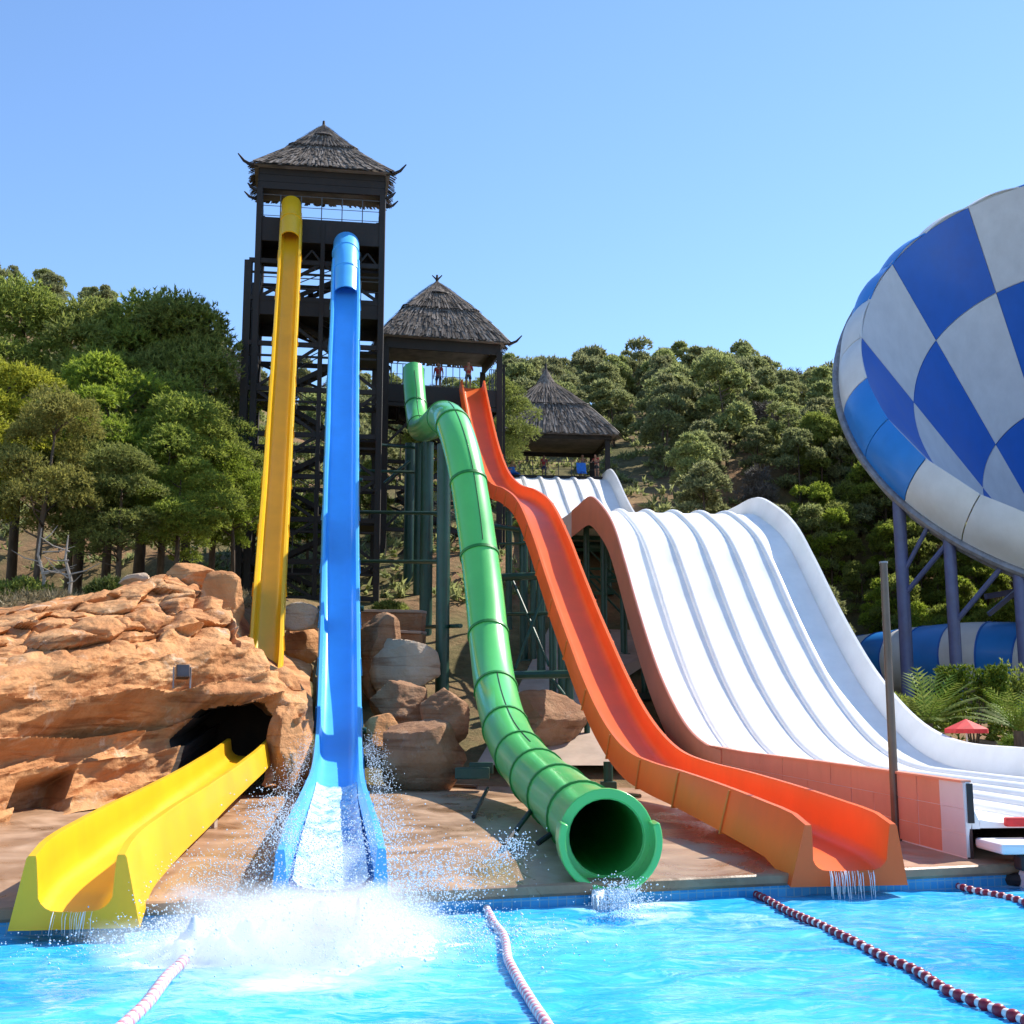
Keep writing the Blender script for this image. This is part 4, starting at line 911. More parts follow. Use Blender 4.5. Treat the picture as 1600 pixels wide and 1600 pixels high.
# ---- the middle tower (green and orange slides)
t2 = thing('slide_tower', 'middle dark timber tower with thatched roof above the orange slide top', 'tower', (-3.6, 70, 8.5))
T = Tower(t2, (-3.75, 67.6), R(14), 6.3, 4.2); H2 = 3.15; D2 = 4.2; z2 = lambda py: ZA(py, 67.6)
for sx in (-1, 1):
    for y in (0, D2): T.beam('post', (sx * H2, y, 7.5), (sx * H2, y, z2(545)), 0.32, 0.32)
T.beam('post', (-0.4, D2, 7.5), (-0.4, D2, z2(545)), 0.2, 0.2); T.beam('post', (H2 + .35, .4, 7.5), (H2 + .35, .4, z2(560)), 0.14, 0.14)
T.slab(z2(606), -H2, H2, 0, D2, 0.2, 0.95)
for a, b in (((-H2, 0), (-1.6, 0)), ((-.6, 0), (1.3, 0)), ((2.6, 0), (H2, 0)), ((-H2, D2), (H2, D2)), ((-H2, 0), (-H2, D2)), ((H2, 0), (H2, D2))): T.rail(a, b, z2(606), 1.2, 5)
l2 = [z2(q) for q in (636, 700, 765, 830, 895)]
for k, z in enumerate(l2):
    for y in (0, D2): T.beam('beam', (-H2, y, z), (H2, y, z), 0.14, 0.2)
    for sx in (-1, 1): T.beam('beam', (sx * H2, 0, z), (sx * H2, D2, z), 0.12, 0.2)
for k in range(4):
    T.beam('brace', (-H2, 0, l2[k + 1]), (-H2 + 2.2, 0, l2[k]), 0.12, 0.14); T.beam('brace', (H2, 0, l2[k + 1]), (H2 - 2.2, 0, l2[k]), 0.12, 0.14); T.beam('brace', (-H2, D2, l2[k]), (H2, D2, l2[k + 1]), 0.1, 0.12)
    T.stair((-2, 1.6, l2[k + 1]), (2, 3, l2[k])) if k % 2 else T.stair((2, 3, l2[k + 1]), (-2, 3, l2[k]))
cR = T(0, D2 / 2, 0); ze = z2(531)
for (a, b) in (((-H2, 0), (H2, 0)), ((-H2, 0), (-H2, D2)), ((H2, 0), (H2, D2))):
    for kx, zz in enumerate((0.2, 0.5)): T.beam('eave_board', (a[0], a[1], ze - zz), (b[0], b[1], ze - zz), 0.12 + .02 * kx, 0.3)
thatch_roof(t2, cR, H2 + 0.35, D2 / 2 + 0.45, ze - 0.05, ZA(452, 70.4), R(14), cap=(ZA(472, 70.4), ZA(446, 70.4), 0.95), seed=5, sag=-0.05)
horn(t2, T(H2 + .2, -0.2, ze), T.M @ Vector((1, -0.3, 0)), 1.0); horn(t2, T(-H2 - .2, -0.2, ze), T.M @ Vector((-1, -0.3, 0)), 0.8)
for s in (-1, 1):
    m = MB(); q = Vector((cR.x, cR.y, ZA(441, 70.4))); m.tube([q + Vector((0, 0, -.15)), q + Vector((s * 0.28, 0, 0.14))], [0.06, 0.03], 6); m.build('finial', DBRN, t2)
# ---- the hut at the racer start
t3 = thing('start_hut', 'low thatched start hut behind the top of the white racing slide', 'hut', (3, 87, 14))
T = Tower(t3, (2.75, 84.3), R(7), 7.9, 6); H3 = 3.95; D3 = 6.0; z3 = lambda py: ZA(py, 84.3)
for sx in (-1, 1):
    for y in (0.3, D3): T.beam('post', (sx * (H3 - .15), y, 12), (sx * (H3 - .15), y, z3(682)), 0.34, 0.34)
T.slab(z3(744), -H3, H3, 0, D3 + .6, 0.25, 0.5); T.rail((-H3, 0.4), (H3, 0.4), z3(744), 1.1, 9); T.rail((-H3, D3), (H3, D3), z3(744), 1.1, 9); T.rail((H3, 0.4), (H3, D3), z3(744), 1.1, 5)
ze = z3(678); cR = T(0, D3 / 2, 0)
for (a, b) in (((-H3, 0), (H3, 0)), ((-H3, D3), (H3, D3)), ((-H3, 0), (-H3, D3)), ((H3, 0), (H3, D3))): T.beam('eave_board', (a[0], a[1], ze - .12), (b[0], b[1], ze - .12), 0.14, 0.35)
thatch_roof(t3, cR, H3 + 0.4, D3 / 2 + 0.5, ze - 0.02, ZA(592, 87), R(7), cap=(ZA(612, 87), ZA(574, 87), 1.0), seed=9, sag=-0.06)

# ================================================================== VEGETATION
def tufts(centers, outs, L, Wd, per, rng, up=0.35, spread=0.9):
    """needle tufts: `per` narrow blades from every centre, leaning outwards"""
    C = np.repeat(np.asarray(centers), per, axis=0); O = np.repeat(np.asarray(outs), per, axis=0); n = len(C)
    d = O + rng.normal(0, spread, (n, 3)) + np.array([0, 0, up]); d /= np.linalg.norm(d, axis=1, keepdims=True) + 1e-9
    s = np.cross(d, rng.normal(0, 1, (n, 3))); s /= np.linalg.norm(s, axis=1, keepdims=True) + 1e-9
    l = (L * rng.uniform(0.6, 1.3, (n, 1))); w_ = Wd * rng.uniform(0.7, 1.3, (n, 1))
    a = C - s * w_ / 2 - d * l * 0.2; b = C + s * w_ / 2 - d * l * 0.2; t = C + d * l
    V = np.stack([a, b, t], 1).reshape(-1, 3); return V, np.arange(3 * n).reshape(-1, 3)
def clump_points(c, r, n, rng, flat=0.75):
    v = rng.normal(0, 1, (n, 3)); v /= np.linalg.norm(v, axis=1, keepdims=True); v[:, 2] = np.where(v[:, 2] < -0.35, -v[:, 2] * 0.6, v[:, 2])
    rad = r * rng.uniform(0.55, 1.0, (n, 1)) ** 0.6; p = v * rad; p[:, 2] *= flat; return p + np.asarray(c), v
def pine_meshes(seed, h, cw, base, nclump, npts, L, Wd, per, mat, cr=(0.7, 1.3), shape='round'):
    rng = np.random.default_rng(seed); rnd = random.Random(seed); cs = []; os_ = []; limbs = []; lean = (rnd.uniform(-.06, .06) * h, rnd.uniform(-.06, .06) * h)
    for k in range(nclump):
        f = rnd.random() ** 0.8; z = lerp(base, 0.96, f) * h
        wid = cw * (math.sin(math.pi * (0.22 + 0.74 * f)) ** 0.7 if shape == 'round' else (1.05 - 0.85 * f)); a = rnd.uniform(0, 2 * math.pi); rr = wid * (0.35 + 0.65 * rnd.random() ** 0.5)
        c = (rr * math.cos(a) + lean[0] * f, rr * math.sin(a) + lean[1] * f, z); r = rnd.uniform(*cr); p, o = clump_points(c, r, npts, rng); cs.append(p); os_.append(o); limbs.append(c)
    V, Fc = tufts(np.concatenate(cs), np.concatenate(os_), L, Wd, per, rng); crown = npmesh('crown', V, Fc, mat)
    mb = MB(); r0 = 0.017 * h; mb.tube([(0, 0, -0.4), (lean[0] * .2, lean[1] * .2, h * .35), (lean[0] * .6, lean[1] * .6, h * .62), (lean[0], lean[1], h * .92)], [r0, r0 * .8, r0 * .5, r0 * .12], 8)
    for c in limbs[::2]:
        zb_ = max(h * 0.25, c[2] - 0.25 * math.hypot(c[0], c[1]) - 0.5); f = zb_ / h
        mb.tube([(lean[0] * f, lean[1] * f, zb_), (c[0] * .55, c[1] * .55, lerp(zb_, c[2], .45)), (c[0], c[1], c[2])], [r0 * .38, r0 * .22, r0 * .06], 5)
    me = bpy.data.meshes.new('trunk'); me.from_pydata(mb.v, [], mb.f); me.materials.append(BARK)
    me.polygons.foreach_set('use_smooth', [True] * len(me.polygons)); return crown, me
def put_tree(ms, loc, sc, rz, label, group, name='pine_tree', cat='tree', sz=None):
    o = thing(name, label, cat, loc, group, rz); o.scale = (sc, sc, sc * (sz or 1.0))
    link('trunk', ms[1], o); link('crown', ms[0], o); return o
NEAR = [pine_meshes(11 + k, 10.0, 2.5, 0.34, 34, 340, 0.17, 0.062, 4, LEAF1, (0.75, 1.3)) for k in range(4)]
NEARY = [pine_meshes(31 + k, 10.0, 2.5, 0.36, 32, 340, 0.17, 0.062, 4, LEAF2, (0.75, 1.3)) for k in range(2)]
def treepx(ms, px, Y, pytop, label, group=None, wid=1.0, name='pine_tree', h0=10.0, cat='tree'):
    X = P(px, 900, Y).x; zb_ = terrain(X, Y) - 0.1; ht = ZA(pytop, Y) - zb_; s = ht / h0
    o = put_tree(ms, (X, Y, zb_), s * wid, random.uniform(0, 6.28), label, group, name, cat); o.scale.z = s; return o
LP = [(NEARY[0], -30, 47.5, 560, 'yellow green pine cut by the left edge of the picture', 1.1), (NEARY[1], 55, 44.5, 612, 'yellowish pine in front at the far left with a broad low crown', 0.95),
      (NEAR[0], 18, 57, 462, 'tall pine at the left edge behind the yellowish ones', 1.0), (NEAR[1], 120, 58, 478, 'tall dark pine, left of the tallest one on the left slope', 1.1), (NEAR[2], 215, 57, 462, 'tallest round pine at the top of the left grove', 1.15), (NEAR[3], 290, 58, 488, 'tall pine at the right shoulder of the left grove', 1.0),
      (NEAR[1], 165, 51, 560, 'mid height pine in the middle of the left grove', 1.15), (NEAR[0], 250, 50, 625, 'bushy pine below the tallest one in the left grove', 1.2), (NEAR[2], 330, 53, 632, 'pine at the right end of the left grove near the tall tower', 1.1), (NEAR[3], 105, 48, 660, 'low pine behind the dead branches on the left', 1.2),
      (NEAR[0], 185, 46, 705, 'low pine above the cliff crown in the middle', 1.2), (NEAR[1], 275, 47, 715, 'low spreading pine above the cliff crown next to the tall tower', 1.25), (NEAR[3], 365, 52, 700, 'small pine touching the left leg of the tall tower', 1.0), (NEARY[0], -120, 50, 560, 'pine just left of the picture edge behind the cliff', 1.2)]
for ms, px, Y, pt_, lab, wd in LP: treepx(ms, px, Y, pt_, lab, 'pines of the left grove', wd)
for i, (px, Y, pyt, lab) in enumerate(((385, 61, 690, 'young pine right behind the left legs of the tall tower'), (480, 63, 770, 'young pine behind the tall tower between yellow and blue slides'), (615, 66, 860, 'small round pine at the foot of the middle tower'), (700, 72, 640, 'pine behind the green tube and the middle tower'), (762, 80, 590, 'pine left of the start hut roof'), (820, 70, 800, 'pine in the gap under the orange hump'), (575, 70, 720, 'pine in the gap right of the blue slide'))):
    treepx(NEAR[i % 4], px, Y, pyt, lab, 'pines behind the towers', 1.2)
# far hillside
FARM = [pine_meshes(51 + k, 6.5, 1.75, 0.20, 16, 150, 0.26, 0.16, 3, LEAF3, (0.6, 1.0)) for k in range(6)]
FARY = [pine_meshes(61 + k, 6.5, 1.75, 0.10, 18, 170, 0.24, 0.13, 3, LEAF1, (0.65, 1.05)) for k in range(3)]
FARD = [pine_meshes(71, 6.0, 1.8, 0.25, 22, 50, 0.55, 0.10, 3, LEAF4, (0.7, 1.2))]
rnd = random.Random(21); spots = []
def far_zone(n, pxr, Yr, mind, label, group, keep=None, sc=(0.8, 1.25), dry=0.06):
    c = 0; tries = 0
    while c < n and tries < n * 60:
        tries += 1; Y = lerp(Yr[0], Yr[1], rnd.random() ** 0.8); px = rnd.uniform(*pxr); X = (px - 800) / F * Y * 1.01
        if keep and not keep(px, X, Y): continue
        if X > 10 and any(in_bowl(X, Y, terrain(X, Y) + hh) for hh in (1, 5, 8)): continue
        md = mind * lerp(0.85, 1.2, (Y - 60) / 130)
        if any((X - a) ** 2 + (Y - b) ** 2 < md * md for a, b in spots): continue
        spots.append((X, Y)); c += 1; k = rnd.random() < dry
        put_tree(FARD[0] if k else rnd.choice(FARM), (X, Y, terrain(X, Y) - 0.15), rnd.uniform(*sc), rnd.uniform(0, 6.28), ('leafless grey tree among the pines on the far hillside' if k else (label(px, Y) if callable(label) else label)), ('bare trees on the hillside' if k else group), 'bare_tree' if k else 'pine_tree', sz=rnd.uniform(0.85, 1.15))
def gapmask(px, X, Y): return nz(X, Y, 0.045, 2) < 0.34 and not (745 < px < 1000 and Y < 97)
far_zone(260, (790, 1720), (88, 196), 4.0, lambda px, Y: 'round green pine %s, %s' % ('on the skyline of the right hill' if Y > 168 else 'on the upper right hillside' if Y > 132 else 'on the lower right hillside', 'behind the thatched start hut' if px < 1000 else 'straight above the white racing slide' if px < 1200 else 'between white slide and checkered funnel' if px < 1330 else 'behind the checkered funnel'), 'pines of the wood on the right hillside', gapmask)
far_zone(70, (1000, 1640), (70, 104), 3.1, 'pine at the foot of the right hillside behind the white slide', 'pines at the foot of the right hillside', lambda px, X, Y: px > (1075 if Y < 90 else 1010) and not (px > 1270 and Y < 84), (0.65, 0.95))
far_zone(34, (-60, 380), (120, 190), 6.0, 'small pine near the ridge of the left hill', 'pines on the left ridge', None, (0.7, 1.0))
far_zone(32, (340, 800), (72, 185), 6.5, 'pine on the dry slope seen between the tower legs', 'pines on the slope behind the towers', None, (0.7, 1.1), 0.12)
for i in range(39):
    px = 1262 + (i % 13) * 28 + rnd.uniform(-9, 9); row = i // 13; Y = interp([1262, 1330, 1390, 1450, 1520, 1620], [83, 80, 76, 73, 70.5, 68], px) + 3.6 + row * 4.5 + rnd.uniform(-.8, .8); X = (px - 800) / F * Y * 1.01
    if any(in_bowl(X, Y, terrain(X, Y) + hh) for hh in (1, 4)): continue
    put_tree(FARY[i % 3], (X, Y, terrain(X, Y) - .2), rnd.uniform(.62, .85), rnd.uniform(0, 6.28), 'light green pine %s behind the columns of the checkered funnel' % ('right behind the striped tube', 'in the middle row', 'in the back row')[row], 'pines behind the funnel columns')
# low scrub on the slopes: nobody could count it
rng = np.random.default_rng(5); cs, os_ = [], []
for k in range(2600):
    Y = 58 + 135 * rnd.random(); px = rnd.uniform(-60, 1700); X = (px - 800) / F * Y
    if (9 < X < 60 and Y < 74) or (Y < 87 and 8.6 < X + .122 * Y < 17.4): continue
    p, o = clump_points((X, Y, terrain(X, Y) + 0.1), rnd.uniform(0.3, 0.9), 9, rng, 0.6); cs.append(p); os_.append(o)
V, Fc = tufts(np.concatenate(cs), np.concatenate(os_), 0.5, 0.22, 3, rng)
o = link('undergrowth', npmesh('undergrowth', V, Fc, LEAF3)); tag(kind(o, 'stuff'), 'low green scrub scattered over the dry hillside', 'undergrowth')
cs, os_ = [], []
for k in range(420):
    px = rnd.uniform(-60, 400); Y = rnd.uniform(38.5, 56); X = (px - 800) / F * Y
    if X > -9.2: continue
    p, o = clump_points((X, Y, terrain(X, Y) + 0.05), rnd.uniform(0.15, 0.4), 10, rng, 0.7); cs.append(p); os_.append(o)
V, Fc = tufts(np.concatenate(cs), np.concatenate(os_), 0.24, 0.05, 3, rng, up=0.8)
o = link('dry_grass', npmesh('dry_grass', V, Fc, LEAF7)); tag(kind(o, 'stuff'), 'dry tufts of grass under the left pines', 'grass')
# shrubs and hedges
def shrub(name, label, c, size, mat, n=900, L=0.16, Wd=0.07, seed=1, boxy=False, cat='shrub', group=None, per=4):
    rng = np.random.default_rng(seed); v = rng.normal(0, 1, (n, 3)); v /= np.linalg.norm(v, axis=1, keepdims=True); v[:, 2] = np.abs(v[:, 2])
    if boxy: q = np.sign(v) * np.abs(v) ** 0.35; p = q / np.max(np.abs(q), axis=1, keepdims=True)
    else: p = v * (0.85 + 0.25 * np.array([noise.noise(Vector(x * 2.2) + Vector((seed, 0, 0))) for x in v]))[:, None]
    p = p * rng.uniform(0.72, 1.0, (n, 1)) * np.asarray(size); V, Fc = tufts(p, v, L, Wd, per, rng, up=0.3)
    o = thing(name, label, cat, c, group); link('foliage', npmesh('foliage', V, Fc, mat), o)
    m = MB()
    for k in range(5): a = k * 1.26; m.tube([(0.05 * math.cos(a), 0.05 * math.sin(a), -0.25), (size[0] * .45 * math.cos(a), size[1] * .45 * math.sin(a), size[2] * .6)], [0.04, 0.015], 5)
    m.build('stem', BARK, o, local=True); return o
def gp_(px, Y): X = (px - 800) / F * Y * 1.01; return (X, Y, terrain(X, Y))
shrub('shrub', 'bright green bush under the pines above the cliff', gp_(170, 41.5), (0.95, 0.8, 0.95), LEAF5, 900, seed=3)
shrub('shrub', 'small bright shrub beside the bush under the left pines', gp_(215, 43), (0.6, 0.6, 0.65), LEAF1, 600, seed=4)
shrub('shrub', 'dark shrub in the shade at the far left under the pines', gp_(40, 43), (1.5, 1.0, 0.9), LEAF1, 900, seed=5)
shrub('shrub', 'shrub at the foot of the left grove next to the tower leg', gp_(320, 46), (1.0, 0.8, 0.7), LEAF1, 700, seed=6)
shrub('shrub', 'dark green shrub behind the blue slide under the middle tower', gp_(610, 55), (1.1, 0.8, 1.0), LEAF1, 800, seed=7)
def onz(px, py, Y): return P(px, py, Y)
q = P(1520, 1120, 44); shrub('hedge', 'clipped box shaped hedge in front of the striped tube', (q.x, q.y, terrain(q.x, q.y)), (0.95, 0.9, P(0, 1042, 44).z - terrain(q.x, q.y)), LEAF5, 1700, 0.15, 0.08, 8, True, 'hedge')
q = P(1585, 1120, 46); shrub('hedge', 'taller rounded grey green hedge at the right picture edge', (q.x, q.y, terrain(q.x, q.y)), (1.15, 1.0, P(0, 1024, 46).z - terrain(q.x, q.y)), LEAF1, 1700, 0.15, 0.08, 9, False, 'hedge')
q = P(1600, 1150, 41); shrub('shrub', 'pale feathery shrub low behind the white slide wall', (q.x, q.y, terrain(q.x, q.y)), (0.9, 0.5, 0.75), LEAF6, 700, 0.3, 0.04, 10)
for i, (px, Y) in enumerate(((1345, 52), (1375, 55), (1420, 50), (1465, 53))):
    shrub('shrub', ['dark shrub just right of the white slide crest slope', 'dark shrub left of the first funnel column', 'dark shrub between palm and funnel column', 'dark shrub behind the palm'][i], gp_(px, Y), (1.3, 1.0, 1.5), LEAF1, 900, 0.2, 0.09, 20 + i, group='shrubs under the funnel')
def palm(label, c, h, nf, L, seed, trunk=0.4):
    rnd_ = random.Random(seed); o = thing('palm', label, 'palm', c)
    m = MB(); m.tube([(0, 0, -0.2), (0, 0, trunk)], [0.2, 0.16], 8); m.build('trunk', BARK, o, local=True)
    for k in range(nf):
        a = k * 2.399 + rnd_.uniform(-.2, .2); el = rnd_.uniform(0.25, 1.3); V = []; Fc = []; pts = []
        d = Vector((math.cos(a) * math.cos(el), math.sin(a) * math.cos(el), math.sin(el))); p = Vector((0, 0, trunk)); n = 12
        for i in range(n + 1): pts.append(p.copy()); p = p + d * L / n; d = (d + Vector((0, 0, -0.055))).normalized()
        side = d.cross(Vector((0, 0, 1))).normalized()
        for i in range(1, n):
            for sg in (-1, 1):
                ll = 0.42 * L * math.sin(math.pi * (0.12 + 0.8 * i / n)) * 0.7; tip = pts[i] + (side * sg * 0.75 + (pts[min(i + 1, n)] - pts[i]).normalized() * 0.8 + Vector((0, 0, -.1))) * ll
                b = len(V); V += [pts[i], pts[i + 1 if i < n else i] * .55 + pts[i] * .45, tip]; Fc.append((b, b + 1, b + 2))
        fr_ = link('frond', npmesh('frond', V, Fc, LEAF6), o)
        m = MB(); m.tube(pts, [0.02 * (1 - i / (n + 1)) + 0.004 for i in range(n + 1)], 4); m.build('midrib', LEAF6, fr_, local=True)
q = P(1450, 1140, 41.5); palm('small palm with upright fronds left of the clipped hedge', (q.x, q.y, terrain(q.x, q.y)), 2, 22, 2.0, 4, 1.0)
q = P(1592, 1150, 40); palm('bushy bright palm at the right edge in front of the hedge', (q.x, q.y, terrain(q.x, q.y)), 2, 24, 1.7, 6, 1.0)
# dead bleached branches under the pines
def dead(label, c, s, seed):
    r_ = random.Random(seed); o = thing('dead_tree', label, 'dead tree', c); m = MB()
    m.tube([(0, 0, -.2), (0.05 * s, 0, 0.6 * s), (-0.15 * s, 0, 1.2 * s), (-0.1 * s, 0, 1.9 * s)], [0.07, 0.06, 0.045, 0.02], 7); m.build('trunk', DEADW, o, True, local=True)
    for k in range(6):
        z = r_.uniform(.5, 1.6) * s; a = r_.uniform(0, 6.28); m = MB(); d = Vector((math.cos(a), math.sin(a) * .4, r_.uniform(-.1, .6)))
        m.tube([Vector((-.05, 0, z)), Vector((-.05, 0, z)) + d * .5 * s, Vector((-.05, 0, z)) + d * .9 * s + Vector((0, 0, .15))], [0.03, 0.02, 0.008], 5); m.build('branch', DEADW, o, True, local=True)
dead('bleached dead tree standing under the pines at the left', gp_(112, 41.5), 1.15, 3); dead('grey dead tree leaning further left under the pines', gp_(70, 43), 1.3, 8)

# ================================================================== PEOPLE
def skin_mesh(name, verts, edges, mat, sub=1, root=0):
    me = bpy.data.meshes.new(name); bm = bmesh.new(); lay = bm.verts.layers.skin.verify(); vs = []
    for i, (p, r) in enumerate(verts):
        v = bm.verts.new(p); v[lay].radius = (r, r) if not isinstance(r, tuple) else r; v[lay].use_root = (i == root); vs.append(v)
    for a, b in edges: bm.edges.new((vs[a], vs[b]))
    bm.to_mesh(me); bm.free(); o = bpy.data.objects.new('tmp', me); COL.objects.link(o)
    sk = o.modifiers.new('s', 'SKIN'); sk.use_smooth_shade = True; sb = o.modifiers.new('u', 'SUBSURF'); sb.levels = sub; sb.render_levels = sub
    dg = bpy.context.evaluated_depsgraph_get(); ev = o.evaluated_get(dg); out = bpy.data.meshes.new_from_object(ev); out.name = name
    bpy.data.objects.remove(o); out.materials.clear(); out.materials.append(mat); return out
def person(label, loc, rz, pose, skin, top=None, shorts=CLN, group=None, hairm=None, tilt=0.0, s=1.0):
    """pose: dict of joint positions in a standing 1.72 m figure facing -Y; sides l / r"""
    J = dict(pel=(0, 0, .95), waist=(0, 0, 1.10), chest=(0, -.01, 1.30), neck=(0, 0, 1.47), head=(0, -.015, 1.56), crown=(0, -.01, 1.67))
    for sd, q in (('l', 1), ('r', -1)):
        J.update({'hip' + sd: (q * .10, 0, .90), 'knee' + sd: (q * .11, -.02, .50), 'ank' + sd: (q * .11, .02, .09), 'toe' + sd: (q * .13, -.16, .03),
                  'sho' + sd: (q * .18, 0, 1.40), 'elb' + sd: (q * .25, .02, 1.13), 'wri' + sd: (q * .26, -.06, .89), 'han' + sd: (q * .26, -.09, .82)})
    J.update(pose)
    R_ = dict(pel=(.155, .11), waist=(.135, .095), chest=(.165, .11), neck=.058, head=.088, crown=.066)
    for sd in 'lr': R_.update({'hip' + sd: .088, 'knee' + sd: .058, 'ank' + sd: .04, 'toe' + sd: .034, 'sho' + sd: .062, 'elb' + sd: .042, 'wri' + sd: .028, 'han' + sd: (.038, .02)})
    E = [('pel', 'waist'), ('waist', 'chest'), ('chest', 'neck'), ('neck', 'head'), ('head', 'crown')]
    for sd in 'lr': E += [('pel', 'hip' + sd), ('hip' + sd, 'knee' + sd), ('knee' + sd, 'ank' + sd), ('ank' + sd, 'toe' + sd), ('chest', 'sho' + sd), ('sho' + sd, 'elb' + sd), ('elb' + sd, 'wri' + sd), ('wri' + sd, 'han' + sd)]
    J = {k: Vector(v) for k, v in J.items()}
    for sd, q in (('l', 1), ('r', -1)):                              # four fingers and a thumb
        d = (J['han' + sd] - J['wri' + sd]).normalized(); sx = d.cross(Vector((1, 0, 0.2))).normalized()
        for f in range(4):
            k = 'f%d%s' % (f, sd); J[k] = J['han' + sd] + d * (0.075 + 0.012 * (1.5 - abs(f - 1.5))) + sx * (f - 1.5) * 0.019; R_[k] = .0085; E.append(('han' + sd, k))
        J['th' + sd] = J['wri' + sd].lerp(J['han' + sd], .55) + d * .035 + sx * 0.055; R_['th' + sd] = .010; E.append(('han' + sd, 'th' + sd))
    names = list(J); ix = {k: i for i, k in enumerate(names)}
    o = thing('person', label, 'person', loc, group, rz); o.scale = (s, s, s); o.rotation_euler.x = tilt
    body = link('body', skin_mesh('body', [(J[k], R_[k]) for k in names], [(ix[a], ix[b]) for a, b in E], skin, 1, ix['pel']), o)
    hd = J['head']; up = (J['crown'] - J['neck']).normalized()
    def blob(name, c, r, mat, parent, cut=None):
        bm = bmesh.new(); bmesh.ops.create_uvsphere(bm, u_segments=14, v_segments=9, radius=1)
        for v in bm.verts: v.co = Vector((v.co.x * r[0], v.co.y * r[1], v.co.z * r[2])) + Vector(c)
        if cut: bmesh.ops.delete(bm, geom=[v for v in bm.verts if cut(v.co)], context='VERTS')
        me = bpy.data.meshes.new(name); bm.to_mesh(me); bm.free(); me.materials.append(mat); me.polygons.foreach_set('use_smooth', [True] * len(me.polygons)); return link(name, me, parent)
    blob('head', hd + up * 0.035, (.082, .10, .118), skin, body)
    blob('hair', hd + up * 0.055 + Vector((0, .012, 0)), (.092, .108, .115), hairm or HAIR, body, lambda c: (c.y < hd.y - 0.055 and c.z < hd.z + 0.10) or c.z < hd.z - 0.03)
    blob('nose', hd + Vector((0, -.105, 0.02)), (.014, .022, .022), skin, body)
    for q in (-1, 1):
        blob('eye', hd + Vector((q * .033, -.088, .048)), (.013, .012, .009), CLK, body); blob('ear', hd + Vector((q * .085, 0, .03)), (.013, .028, .033), skin, body)
    blob('mouth', hd + Vector((0, -.092, -.028)), (.026, .010, .007), CLR, body)
    ks = ['pel', 'waist', 'hipl', 'hipr', 'mkl', 'mkr']; Jm = dict(J); Jm['mkl'] = J['hipl'].lerp(J['kneel'], .62); Jm['mkr'] = J['hipr'].lerp(J['kneer'], .62)
    rr = {'pel': (.175, .125), 'waist': (.145, .105), 'hipl': .108, 'hipr': .108, 'mkl': .092, 'mkr': .092}; Jm['waist'] = J['pel'].lerp(J['waist'], .45)
    link('shorts', skin_mesh('shorts', [(Jm[k], rr[k]) for k in ks], [(0, 1), (0, 2), (0, 3), (2, 4), (3, 5)], shorts, 1), o)
    if top:
        ks = ['chest', 'waist', 'shol', 'shor', 'al', 'ar', 'nb', 'pl']; Jm = dict(J); Jm['al'] = J['shol'].lerp(J['elbl'], .6); Jm['ar'] = J['shor'].lerp(J['elbr'], .6); Jm['nb'] = J['chest'].lerp(J['neck'], .6); Jm['pl'] = J['waist'].lerp(J['pel'], .7)
        rr = {'chest': (.19, .13), 'waist': (.16, .12), 'shol': .078, 'shor': .078, 'al': .068, 'ar': .068, 'nb': .085, 'pl': (.17, .128)}
        link('shirt', skin_mesh('shirt', [(Jm[k], rr[k]) for k in ks], [(0, 1), (0, 2), (0, 3), (2, 4), (3, 5), (0, 6), (1, 7)], top, 1), o)
    return o
SIT = {'pel': (0, 0, .12), 'waist': (0, .03, .28), 'chest': (0, .03, .48), 'neck': (0, .01, .64), 'head': (0, -.01, .73), 'crown': (0, -.01, .84), 'hipl': (.10, -.04, .11), 'hipr': (-.10, -.04, .11), 'kneel': (.13, -.42, .24), 'kneer': (-.13, -.42, .24), 'ankl': (.12, -.78, .06), 'ankr': (-.12, -.78, .06), 'toel': (.13, -.88, .13), 'toer': (-.13, -.88, .13), 'shol': (.18, .03, .57), 'shor': (-.18, .03, .57), 'elbl': (.27, -.05, .34), 'elbr': (-.27, -.05, .34), 'wril': (.20, -.26, .30), 'wrir': (-.20, -.26, .30), 'hanl': (.16, -.33, .31), 'hanr': (-.16, -.33, .31)}
REACH = {'elbl': (.30, -.16, 1.24), 'wril': (.26, -.38, 1.10), 'hanl': (.25, -.45, 1.08), 'elbr': (-.28, -.05, 1.14), 'wrir': (-.24, -.26, 1.06), 'hanr': (-.23, -.33, 1.07)}
WAIST = {'elbr': (-.34, .06, 1.16), 'wrir': (-.20, -.06, 1.02), 'hanr': (-.15, -.09, 1.0), 'kneer': (-.12, -.05, .50)}
LEANF = {'chest': (0, -.10, 1.26), 'neck': (0, -.17, 1.42), 'head': (0, -.21, 1.50), 'crown': (0, -.22, 1.61), 'shol': (.18, -.11, 1.36), 'shor': (-.18, -.11, 1.36), 'elbl': (.24, -.26, 1.14), 'elbr': (-.24, -.26, 1.14), 'wril': (.20, -.46, 1.05), 'wrir': (-.20, -.46, 1.05), 'hanl': (.19, -.53, 1.05), 'hanr': (-.19, -.53, 1.05)}
zp2 = ZA(606, 67.6); zp3 = ZA(744, 84.3)
def onp(px, Y, z): q = P(px, 700, Y); return (q.x, Y, z)
person('person in dark clothes standing left of the green tube top', onp(602, 68.3, zp2), .3, WAIST, SKIN2, CLK, CLK, 'people on the middle tower')
person('person in a red top behind the railing of the middle tower', onp(684, 68.6, zp2), -.2, {}, SKIN2, CLR, CLN, 'people on the middle tower')
person('person in maroon leaning forward at the orange slide start', onp(731, 68.4, zp2), .1, LEANF, SKIN2, CLR, CLK, 'people on the middle tower')
person('bare chested person sitting on a blue mat at the leftmost racing lane', onp(801, 83.6, zp3 + 0.06), -.4, SIT, SKIN2, None, CLK, 'people at the racer start')
